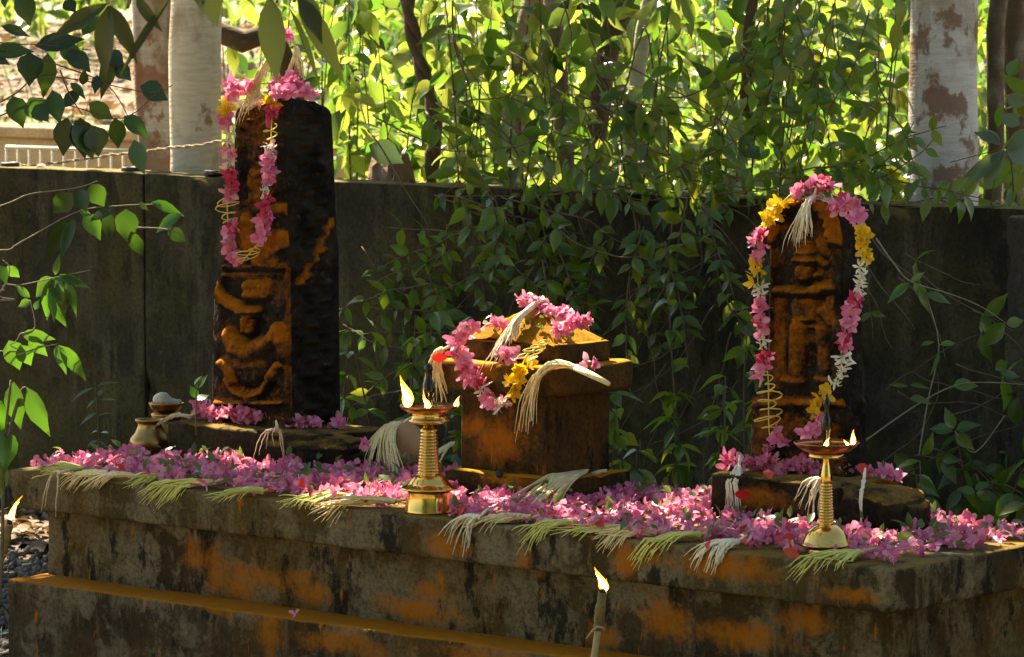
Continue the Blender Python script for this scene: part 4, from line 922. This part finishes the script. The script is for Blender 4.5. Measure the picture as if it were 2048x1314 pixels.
tree('slim_tree', 'dark leaning trunk behind the slender pale trunk', (1205, 170), (1252, 0), 2.95, 44, M['barkd'])
tree('slim_tree', 'straight rusty trunk among sunlit bushes behind the wall', (1130, 372), (1108, 0), 2.95, 40, M['barkb'])
tree('slim_tree', 'leaning brown trunk crossing behind the straight rusty trunk', (1008, 362), (1060, 60), 3.05, 48, M['barkb'])
tree('slim_tree', 'thin brown trunk in the hanging creepers left of the mottled trunk', (1488, 230), (1506, 0), 2.75, 22, M['barkd'])
li = thing('twisted_liana', py(862, 375, 2.75), 'twisted brown liana winding up through the sunlit bushes', 'liana'); li.location.z = 0
pp = [V3((py(850, 372, 2.75).x, 2.75, .0))]+[py(u, v, 2.75) for u, v in ((862, 372), (872, 280), (862, 200), (838, 120), (822, 50), (815, 0), (818, -120), (800, -400))]
for k in (0, 1):
    q = path_pts(smooth(pp), 60)
    MB().tube([p+RT*.011*math.sin(i*.9+k*math.pi)+FW*.011*math.cos(i*.9+k*math.pi) for i, p in enumerate(q)], [.016]*60, 8).build('stem', M['barkd'], li)
lg = thing('leaning_log', py(575, 130, 2.9), 'brown log leaning behind the tall carved stone beside the pale trunk', 'log'); lg.location.z = 0
limb([py(432, 62, 2.75), py(500, 92, 2.85), py(575, 135, 2.95), py(720, 380, 3.1)-V3((0, 0, 1.0))], .036, .030, 14, .01).build('trunk', M['barkd'], lg)
bm = bmesh.new(); bmesh.ops.create_icosphere(bm, subdivisions=4, radius=1); c0 = py(800, 372, 2.7)
for v in bm.verts: v.co = V3((v.co.x*.13, v.co.y*.11, v.co.z*.60)) * (1+.14*fbm(v.co*1.6)+.05*fbm(v.co*6)) + V3((0, 0, .60)) + V3((v.co.z*-.05, 0, 0))
me = bpy.data.meshes.new('stump'); bm.to_mesh(me); bm.free()
tag(mobj('tree_stump', me, M['stump'], None, V3((c0.x, c0.y, -.02))), 'broken reddish tree stump showing above the wall among big leaves', 'stump')

def bank_z(y): return .42 + .95*max(0, min(1, (y-9.5)/11)) + .05*fbm(V3((y*.8, 3, 1)))
mb = MB(); a_, b_ = py(-900, 200, 9.3).x, py(640, 200, 9.3).x; rows = []
for j in range(25):
    y = 9.3+j*.56
    for i in range(31):
        x = a_+(b_-a_)*i/30 + (py(640, 200, y).x-b_)*i/30 + (py(-900, 200, y).x-a_)*(1-i/30)
        e = min(1, (30-i)/4); rows.append(V3((x, y, (bank_z(y)+.06*fbm(V3((x, y, 0))*1.3))*e - .3*(1-e) - (.6 if j == 0 else 0))))
mb.add(rows, [(j*31+i, j*31+i+1, (j+1)*31+i+1, (j+1)*31+i) for j in range(24) for i in range(30)])
struct(mb.build('bank', M['floor']))
it = []
for i in range(3600):  # leaf screen added out of view to cut low sky light on the plinth
    a0 = U(-1.75, 1.75); d = -FW*math.cos(a0)+RT*math.sin(a0); r0 = U(3.5, 7)
    p = V3((CAM.x, CAM.y, 0))+d*r0; p.z = U(0, 1)**.8*7.5
    it.append((LF['crown'][i % 4], orient(rvec(1)+V3((0, 0, -.3)), -d+rvec(.5), U(.45, .8), p)))
tag(merged('unseen_leaf_screen', it), 'unseen leaf screen added behind the camera to block low sky light', 'undergrowth', None, 'stuff')
# --- low parapet, railing and rope far left behind the wall
y = 8.5; p = py(0, 266, y); q = py(420, 272, y)
lw = thing('parapet_wall', (p.x, y, 0), 'low ochre parapet wall with sunlight painted into its colour, far behind the twin pale trunks', 'wall')
M['parapet'] = plaster('sun_tinted_parapet', (0.40, 0.28, 0.14), (0.52, 0.38, 0.20), (0.60, 0.47, 0.27), .4, .3, None, 0, None, .1, .2)  # base colour lightened to stand for sunlight on the shaded front face
mobj('wall_panel', rbox(p.x-3, q.x+1.0, y, y+.25, -.1, p.z-.02, .02, .2, .004, 4, 3), M['parapet'], lw)
mobj('coping', rbox(p.x-3, q.x+1.0, y-.04, y+.29, p.z-.02, p.z+.045, .015, .2, .004, 4, 4), M['parapet'], lw)
y = 5.6; p = py(12, 293, y); rl = thing('metal_railing', (p.x, y, 0), 'pale thin barred railing in front of the ochre parapet', 'railing')
zr_ = p.z; e = py(270, 300, y)
MB().tube([(p.x, y, zr_), (e.x, y, zr_)], .007, 8).build('top_rail', M['rail'], rl)
MB().tube([(p.x, y, .08), (e.x, y, .08)], .010, 8).build('bottom_rail', M['rail'], rl)
nb = 12
for i in range(nb):
    x = p.x+(e.x-p.x)*i/(nb-1); MB().tube([(x, y, 0), (x, y, zr_)], .0045, 7).build('bar', M['rail'], rl)
y = WY+.25; R_ = [py(u, v, y) for u, v in ((-200, 345), (60, 331), (180, 316), (265, 305), (340, 296), (400, 290), (455, 279))]
q = path_pts(smooth(R_), 90); rp = thing('twisted_rope', R_[0], 'dry twisted rope of creeper strung above the wall past the pale trunks', 'rope')
for k in (0, 1): MB().tube([p_+UP*.0028*math.sin(i*1.3+k*math.pi)+FW*.0028*math.cos(i*1.3+k*math.pi)+UP*.003*fbm(V3((i*.3, 2, 0))) for i, p_ in enumerate(q)], .0028, 6).build('strand', M['rope'], rp)

# --- bushes behind the wall: individual leaves on stems
def bush(label, u, y, n, key, zlo=.80, zhi=1.95, rx=.42, ry=.4, sz=(.055, .130), mat='twig', name='leafy_bush', group='bushes behind the wall', extra=0):
    c = py(u, 340, y); t = thing(name, (c.x, y, 0), label, 'bush', group); ns = 8; per = n//ns; L = 0
    mb = MB(); items = []
    for k in range(ns):
        b = V3((c.x+U(-.12, .12), y+U(-.12, .12), 0)); tp = V3((c.x+U(-rx, rx), y+U(-ry, ry), U(zhi-.4, zhi)))
        m = b.lerp(tp, .6)+V3((U(-.15, .15), U(-.12, .12), .1)); P_ = bez(b, m, tp, 14)
        mb.tube(P_, [.0055*(1-.75*i/14) for i in range(15)], 5)
        vis = [p for p in path_pts(P_, 60) if p.z > zlo]
        for j in range(per):
            p = random.choice(vis) if vis else tp
            d = (rvec(1)+V3((0, 0, -.25))); d.normalize(); off = d*U(.0, .12)
            lf = leaf(key, p+off, d+V3((0, 0, -.3)), UP*.6+rvec(.6)-FW*.3, U(*sz), t)
    mb.build('stem', M[mat], t)
    return t
bush('sunlit bush with broad yellow green leaves right behind the tall carved stone', 720, 3.2, 290, 'lush', rx=.36)
bush('bright bush growing around the twisted liana', 880, 3.9, 297, 'lush', rx=.45, sz=(.06, .145))
bush('bright bush in front of the straight rusty trunk', 1010, 2.62, 290, 'lush', rx=.40, ry=.22)
bush('bush with backlit lime leaves filling the gap between the two leaning trunks', 1180, 4.3, 297, 'lush', rx=.50, sz=(.06, .145))
bush('bush of long green leaves below the slender pale trunk', 1290, 2.62, 290, 'lush', rx=.42, ry=.22)
bush('mid green bush between the slender pale trunk and the hanging creepers', 1420, 3.8, 297, 'lush', rx=.48)
bush('darker green bush rising behind the arched carved stone', 1560, 2.95, 290, 'vine', rx=.42, sz=(.05, .11))  # from here on, darker leaf material puts the right side's shade into colour
bush('dark green bush against the thick mottled trunk', 1710, 3.3, 290, 'vine', rx=.36, sz=(.05, .11))
bush('low dark bush beyond the thick mottled trunk', 2010, 3.0, 230, 'vine', rx=.30, zhi=1.5)
bush('pale sunny bush far behind the low parapet', 120, 13.0, 160, 'lush', rx=1.2, ry=.6, zlo=1.35, zhi=2.4, sz=(.12, .2), group='bushes behind the wall')
bush('small bright bush glimpsed between the pale trunk and the tall carved stone', 470, 4.2, 150, 'lush', rx=.30, zlo=1.0)
# far thicket: one mass
it = []
for i in range(8000):
    u = U(560, 2100); y = U(5.0, 13); c = py(u, 200, y); z = U(.3, 2.3)
    it.append(leaf('lush', V3((c.x+U(-.3, .3), y, z)), rvec(1)+V3((0, 0, -.4)), UP+rvec(.7), U(.06, .14)))
tag(merged('far_thicket', it), 'mass of backlit yellow green undergrowth beyond the bushes', 'undergrowth', None, 'stuff')
it = []
for i in range(10000):
    u = U(-500, 2600); y = U(16, 34); c = py(u, 200, y); z = max(.1, random.gauss(1.6, 1.1))+ (0 if u > 520 else .4)
    if u < 520 and z < 1.5: continue
    it.append(leaf('lush', V3((c.x, y, z)), rvec(1)+V3((0, 0, -.4)), UP+rvec(.7), U(.17, .32)))
tag(merged('distant_wood', it), 'sunlit distant wood closing the view', 'undergrowth', None, 'stuff')

# --- creepers on and over the wall: leaf pairs along wandering stems
def creeper(label, starts, key='vine', size=(.034, .072), gap=34, leafy=.85, group='creepers on the wall', stemm='twig', r=.0028, ypl=(.03, .22), name='wall_creeper', cap=295):
    p0_ = py(starts[0][0], starts[0][1], WY-.08); t = thing(name, p0_, label, 'creeper', group); n = 0
    for (u, v, du, dv, ln) in starts:
        y0 = WY-U(*ypl); P_ = []; a = math.atan2(dv, du); uu, vv = u, v; s_ = 0; yy = y0; hk = U(-.0022, .0022)
        while s_ < ln:
            P_.append((uu, vv, yy)); a += random.gauss(0, .10)+hk*12; uu += math.cos(a)*14; vv += math.sin(a)*14; s_ += 14; yy = max(WY-.30, min(WY-.018, yy+random.gauss(0, .006)))
        W = [py(a_, b_, c_) if c_ < WY+1 else py(a_, b_, c_) for a_, b_, c_ in P_]
        if len(W) < 3: continue
        MB().tube(W, [r*(1-.6*i/len(W)) for i in range(len(W))], 5).build('stem', M[stemm], t)
        s_ = gap*.6
        while s_ < ln-10 and n < cap:
            i = min(len(W)-2, int(s_/14)); p = W[i]; tn = (W[i+1]-W[i]).normalized()
            if random.random() < leafy:
                sd = tn.cross(FW).normalized()
                for sg in (-1, 1):
                    if random.random() < .12: continue
                    d = tn*U(.1, .7)+sd*sg*U(.6, 1.1)-FW*U(-.1, .5)+V3((0, 0, U(-.6, .1))); sz = U(*size)
                    leaf(key, p, d, -FW*U(.3, 1)+UP*U(.2, 1.2)+rvec(.35), sz, t); n += 1
            s_ += gap*U(.7, 1.3)
    return t
def rs(n, u0, u1, v0, v1, du, dv, l0, l1):
    return [(U(u0, u1), U(v0, v1), du+U(-.35, .35), dv+U(-.35, .35), U(l0, l1)) for _ in range(n)]
creeper('dense glossy creeper tumbling over the wall above the square shrine', rs(9, 840, 1060, 365, 470, .25, 1, 160, 330))
creeper('thick creeper curtain hanging on the wall between shrine and arched stone', rs(9, 1060, 1260, 370, 520, .1, 1, 180, 380))
creeper('dark tangled creeper on the wall beside the arched carved stone', rs(9, 1240, 1440, 390, 520, -.1, 1, 200, 380))
creeper('sparse creeper reaching sideways over the wall from the square shrine', rs(13, 860, 960, 440, 800, -1, .15, 130, 260), gap=32)
creeper('leafy creeper sprawled along the wall top above the shrine', rs(8, 860, 1300, 360, 400, 1, .1, 150, 300), ypl=(-.10, .06))
creeper('creeper spilling along the wall top over the arched carved stone', rs(13, 1330, 1780, 330, 395, 1, .12, 120, 300), ypl=(-.12, .05))
creeper('drooping creeper shoots in front of the sunlit bushes', rs(9, 800, 1480, 170, 320, .8, .35, 200, 420), key='vine', ypl=(-.7, -.35), size=(.06, .10), leafy=.8)
creeper('trailing creeper veil beside the thick mottled trunk', rs(11, 1440, 1800, 0, 120, .05, 1, 200, 380), key='vine', ypl=(-.5, -.25), leafy=.85)
creeper('mostly bare creeper shoots criss crossing the dark wall beyond the arched stone', rs(7, 1740, 1960, 440, 800, .6, .5, 150, 320)+rs(4, 1760, 1900, 780, 950, 1, -.55, 200, 300), leafy=.28, gap=60, stemm='twig', r=.0022, size=(.055, .09), key='vine')
creeper('low dark creeper below the bare shoots behind the mossy pedestal', rs(8, 1800, 2000, 880, 1000, .5, .3, 90, 180), size=(.06, .09), gap=40)
creeper('wiry bare stems slanting on the wall behind the arched stone', rs(14, 1270, 1520, 480, 780, -.55, .8, 180, 330)+rs(4, 1720, 1800, 420, 600, .4, 1, 150, 300), leafy=.05, gap=60, stemm='twig', r=.0022)
creeper('thin bare twigs crossing in front of the sunlit bushes', rs(12, 700, 1300, 60, 330, 1, .45, 250, 520)+rs(8, 860, 1500, 0, 120, .15, 1, 220, 400), leafy=.15, gap=50, r=.0030, ypl=(-.34, -.2), stemm='twig', size=(.05, .09))
def clump(label, u0, u1, y0, y1, n, z0, z1, size, key='vine', name='shade_plant'):
    a, b = py(u0, 960, y0), py(u1, 960, y1); t = thing(name, ((a.x+b.x)/2, (y0+y1)/2, 0), label, 'plant', 'plants between plinth and wall'); mb = MB()
    ns = max(5, n//16)
    for k in range(ns):
        f_ = random.random(); c = V3((a.x+(b.x-a.x)*f_, y0+(y1-y0)*random.random(), 0)); tp = c+V3((U(-.15, .15), U(-.12, .12), U(z0+.1, z1))); P_ = bez(c, c.lerp(tp, .6)+rvec(.03), tp, 10)
        mb.tube(P_, [.0045*(1-.6*i/10) for i in range(11)], 5)
        for j in range(n//ns):
            p = P_[random.randint(4, 10)]; d = rvec(1); d.z = -abs(d.z)*.4; leaf(key, p, d, UP+rvec(.35), U(*size), t)
    mb.build('stem', M['twig'], t)
clump('dark leafy plant growing between the square shrine and the arched stone', 1290, 1420, 1.0, 1.75, 190, .45, .95, (.05, .085))
clump('dark plant filling the gap behind the mossy pedestal', 1420, 1500, 1.0, 1.7, 90, .4, .8, (.05, .08))
clump('leafy plant behind the coconut between dark pedestal and shrine', 700, 880, 1.1, 1.7, 150, .45, .82, (.05, .085))
clump('small dark plant by the foot of the wall pillar', 1960, 2040, 1.1, 1.8, 60, .3, .62, (.05, .08))

# --- individual foreground leaves placed on their twigs
def leaf_px(u0, v0, u1, v1, dep, key, t, wpx=None, tilt=None, droop=0.0):
    a = pd(u0, v0, dep); b = pd(u1, v1, dep+U(-.03, .02)); L = (b-a).length
    nrm = -FW+UP*U(.1, .7)+RT*U(-.5, .5) if tilt is None else tilt
    me = random.choice(LF[key]); ws = 1.0
    if wpx:
        w0 = max(v.co.x for v in me.vertices)*2; ws = (wpx*dep/F)/(w0*L)
    return put('leaf', me, orient(b-a, nrm, L*1.04, a, ws), t)
def branch(label, dep, stems, leaves, key, wr=None, name='leafy_branch', mat='twig', rad=.0022, cat='branch'):
    t = thing(name, pd(stems[0][0][0], stems[0][0][1], dep), label, cat)
    for S_ in stems:
        P_ = [pd(u, v, dep) for u, v in S_]
        if S_[0][0] < -50 or S_[0][1] < -50 or S_[0][0] > 2100: P_ = [P_[0]+(P_[0]-P_[1]).normalized()*1.3+UP*.25]+P_
        q = smooth(P_) if len(P_) > 2 else P_; MB().tube(q, [rad*(1-.5*i/len(q)) for i in range(len(q))], 6).build('twig', M[mat], t)
    for l in leaves: leaf_px(*l[:4], dep, l[5] if len(l) > 5 and l[5] else key, t, l[4] if len(l) > 4 else None, (UP-FW*.45+RT*U(-.2, .2)) if name == 'seedling' else None)
    return t
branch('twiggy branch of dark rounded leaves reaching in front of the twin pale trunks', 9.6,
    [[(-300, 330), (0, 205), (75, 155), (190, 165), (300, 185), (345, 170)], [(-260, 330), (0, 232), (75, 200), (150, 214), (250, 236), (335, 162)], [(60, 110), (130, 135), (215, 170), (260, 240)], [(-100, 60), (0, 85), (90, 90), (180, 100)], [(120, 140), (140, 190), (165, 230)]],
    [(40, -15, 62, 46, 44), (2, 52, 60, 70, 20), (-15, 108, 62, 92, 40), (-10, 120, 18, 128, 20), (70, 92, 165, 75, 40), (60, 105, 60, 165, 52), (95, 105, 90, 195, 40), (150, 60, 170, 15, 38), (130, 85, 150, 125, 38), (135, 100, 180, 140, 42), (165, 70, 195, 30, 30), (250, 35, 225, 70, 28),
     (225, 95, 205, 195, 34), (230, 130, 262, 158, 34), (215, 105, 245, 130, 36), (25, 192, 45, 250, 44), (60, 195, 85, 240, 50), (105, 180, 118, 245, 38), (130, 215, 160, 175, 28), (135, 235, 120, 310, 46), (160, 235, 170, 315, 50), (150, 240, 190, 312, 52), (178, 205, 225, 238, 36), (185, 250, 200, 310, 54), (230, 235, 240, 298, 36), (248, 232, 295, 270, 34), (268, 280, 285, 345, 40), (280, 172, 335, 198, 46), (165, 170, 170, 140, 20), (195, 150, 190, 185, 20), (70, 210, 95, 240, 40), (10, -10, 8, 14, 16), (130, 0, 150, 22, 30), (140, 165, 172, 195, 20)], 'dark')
branch('spray of large olive leaves hanging close in front of the pale trunks', 6.6,
    [[(120, -160), (190, -40), (218, 8)], [(300, -160), (262, -30), (250, -10)], [(420, -160), (410, -60)], [(600, -170), (560, -40), (540, 0)], [(640, -160), (600, -50), (590, -10)]],
    [(217, 6, 96, 78, 30), (217, 10, 200, 152, 46), (219, 8, 274, 122, 34), (272, -10, 318, 64, 26), (345, -10, 230, 150, 16, 'drab'), (398, -50, 440, 46, 62), (540, -10, 549, 163, 54), (592, -15, 690, 158, 44, 'drab'), (575, 10, 656, 182, 13, 'drab'), (600, -20, 645, 80, 40, 'drab')], 'drab', rad=.004, mat='palet')
branch('leafy shoot with rounded leaves in front of the wall under the rope', 10.2,
    [[(-200, 470), (0, 412), (60, 388), (150, 376), (195, 362)], [(-160, 480), (0, 500), (40, 485), (150, 425), (230, 412), (320, 408)], [(270, 455), (330, 458), (365, 470)]],
    [(145, 386, 104, 428, 42), (158, 378, 172, 422, 34), (180, 368, 208, 412, 40), (232, 414, 178, 438, 22, 'drab'), (168, 428, 203, 473, 40, 'broad'), (218, 420, 216, 481, 28), (252, 418, 254, 482, 48), (302, 404, 363, 420, 22, 'broad'), (364, 428, 304, 456, 26, 'broad'), (262, 462, 285, 512, 30), (130, 440, 98, 517, 34), (150, 438, 122, 512, 26), (278, 405, 296, 420, 12, 'drab'), (335, 456, 372, 484, 28), (160, 420, 180, 430, 14, 'broad')], 'dark', mat='palet')
branch('cluster of glossy green leaves on a pale twig off the end of the plinth', 10.0,
    [[(-120, 560), (10, 568), (40, 570), (110, 555), (180, 540)], [(-60, 600), (-5, 590), (20, 540), (5, 520)], [(40, 668), (70, 655), (60, 600)]],
    [(110, 556, 66, 592, 36), (104, 556, 88, 640, 28), (112, 558, 118, 600, 28), (112, 555, 162, 562, 16), (130, 558, 160, 626, 20), (110, 550, 116, 516, 14), (100, 568, 110, 640, 24), (112, 600, 126, 654, 24), (115, 560, 135, 628, 30, 'drab'), (118, 548, 178, 576, 18), (62, 602, 36, 612, 18), (70, 620, 76, 600, 14), (0, 530, 12, 566, 22), (14, 532, 38, 556, 22), (60, 595, 30, 570, 16)], 'broad', mat='palet')
branch('pair of broad shiny green leaves low on the shoot beside the plinth end', 10.0,
    [[(-60, 700), (20, 690), (40, 668)], [(35, 710), (80, 695), (115, 688)]],
    [(42, 668, 104, 676, 26), (18, 680, 40, 738, 44), (58, 672, 92, 712, 28), (112, 690, 132, 741, 24), (116, 690, 176, 756, 30), (40, 690, 60, 730, 36)], 'broad', mat='palet')
branch('big drooping broad leaves on an upright stem beside the plinth end', 9.2,
    [[(-14, 1330), (2, 1150), (6, 1000), (8, 900), (22, 760)], [(8, 900), (40, 790), (52, 775)]],
    [(28, 764, 30, 857, 46), (54, 774, 92, 868, 40), (8, 858, 14, 936, 50), (2, 800, -16, 900, 40), (6, 920, 0, 1000, 26)], 'broad', rad=.005, name='broad_leaf_plant', cat='plant')
branch('slim upright seedling with small paired leaves painted pale for sky glint behind the plinth end', 10.4,
    [[(205, 1010), (200, 920), (196, 850), (190, 765)]],
    [(188, 776, 142, 796, 12), (194, 772, 234, 760, 9), (190, 800, 172, 814, 8), (196, 792, 204, 776, 12), (200, 800, 234, 794, 10), (194, 826, 158, 846, 12), (198, 832, 222, 824, 8), (194, 862, 180, 866, 8), (200, 866, 216, 864, 12), (194, 880, 174, 892, 10), (198, 882, 214, 892, 8), (196, 900, 182, 922, 13), (198, 905, 212, 912, 12)], 'grey', name='seedling', cat='plant', mat='twig')  # pale leaf material stands for sky glints on these leaves
branch('tiny bright green sprout beside the tall carved stone', 9.9, [[(392, 870), (392, 800), (396, 770)]], [(392, 780, 412, 748, 18), (392, 796, 384, 772, 20), (394, 800, 414, 784, 22), (388, 770, 396, 750, 10)], 'broad', name='seedling', cat='plant')
branch('long drab leaves drooping in front of the thick mottled trunk', 10.6, [[(2250, 250), (2048, 290), (2010, 296), (1900, 325)], [(2010, 296), (2048, 260)]],
    [(2010, 300, 1905, 382, 30), (2012, 302, 1962, 374, 36), (2000, 290, 1965, 256, 22), (2014, 290, 2060, 330, 44), (2000, 285, 1950, 262, 22), (2040, 250, 2000, 230, 30), (2060, 260, 2015, 300, 34), (2048, 210, 2010, 190, 30)], 'grey', mat='twig')
branch('single big ribbed pale leaf on the wall top beside the broken stump', 12.2, [[(760, 400), (790, 350), (775, 320)]], [(738, 290, 806, 322, 52)], 'grey', name='pale_leaf_sprig', cat='plant')

branch('pale wiry shoots with paired leaves on the dark wall beyond the arched stone', 10.05,
    [[(1752, 476), (1790, 530), (1822, 563), (1900, 588), (1960, 612), (2010, 645)], [(1730, 882), (1830, 812), (1908, 772), (1985, 765), (2150, 778)], [(1838, 910), (1856, 800), (1878, 690), (1852, 590)], [(1910, 862), (1950, 905), (2010, 830)]],
    [(1818, 565, 1776, 602, 20), (1820, 562, 1850, 545, 14), (1826, 568, 1862, 602, 24), (1848, 586, 1902, 602, 20), (1838, 575, 1858, 622, 18), (1905, 772, 1956, 766, 28), (1906, 862, 1858, 852, 24), (1906, 858, 1894, 818, 24), (1912, 860, 1952, 844, 24), (1910, 866, 1948, 898, 26), (2010, 645, 1964, 694, 34), (2012, 648, 2048, 640, 22), (1880, 690, 1914, 682, 12), (1878, 700, 1866, 752, 10), (1842, 690, 1868, 682, 9), (1816, 772, 1776, 768, 10), (1820, 770, 1856, 772, 10), (1820, 796, 1856, 800, 18), (1950, 985, 1915, 975, 20), (1952, 985, 1985, 1000, 20), (1950, 990, 1965, 1025, 18), (1950, 980, 1978, 960, 16), (1990, 740, 2020, 720, 24), (2000, 745, 2040, 752, 18)], 'vine', mat='palet', name='wall_creeper', cat='creeper')
m = flower_m(0, 0, 0, .022); m.translation = pz(3, 1268, .02); tag(put('white_flower', FL['white'][0], m), 'white flower dropped on the gravel near the leaning torch', 'flower')
# --- litter and gravel beside the plinth
it = []
bm = bmesh.new(); bmesh.ops.create_icosphere(bm, subdivisions=1, radius=1); ico = bpy.data.meshes.new('pebble'); bm.to_mesh(ico); bm.free(); ico.materials.append(M['gravel'])
for i in range(900):
    p = pz(U(-60, 120), U(1085, 1330), .0); s_ = U(.006, .018); m = Matrix.Translation(V3((p.x, p.y, .01))) @ Matrix.Rotation(U(0, 6), 4, rvec().normalized()) @ Matrix.Diagonal((s_, s_*U(.6, 1), s_*U(.5, .8), 1)); it.append((ico, m))
tag(merged('gravel', it), 'dark gravel on the ground off the end of the plinth', 'gravel', None, 'stuff')
it = []
for i in range(700):
    p = pz(U(-80, 140), U(1030, 1095), .015); it.append(leaf('dry', p+V3((0, 0, U(0, .02))), rvec(1)*V3((1, 1, .2)), UP+rvec(.3), U(.04, .09)))
for i in range(2600):
    u = U(-160, 640); y = U(9.5, 22); c = py(u, 200, y); it.append(leaf('dry', V3((c.x, y, bank_z(y)+U(.0, .05))), V3((U(-1, 1), U(-1, 1), U(-.1, .4))), UP+rvec(.4), U(.07, .17)))
tag(merged('leaf_litter', it), 'dry brown leaf litter on the ground', 'leaf litter', None, 'stuff')
it = []
for i in range(60):
    u = U(0, 2040); it.append(leaf('dry', py(u, 400, WY+.06)*V3((1, 1, 0)) if False else V3((py(u, 380, WY+.06).x, WY+U(.02, .12), WZ+.006)), rvec(1)*V3((1, 1, .2)), UP+rvec(.3), U(.03, .06)))
tag(merged('wall_litter', it), 'dry leaf scraps lying along the wall top', 'leaf litter', None, 'stuff')
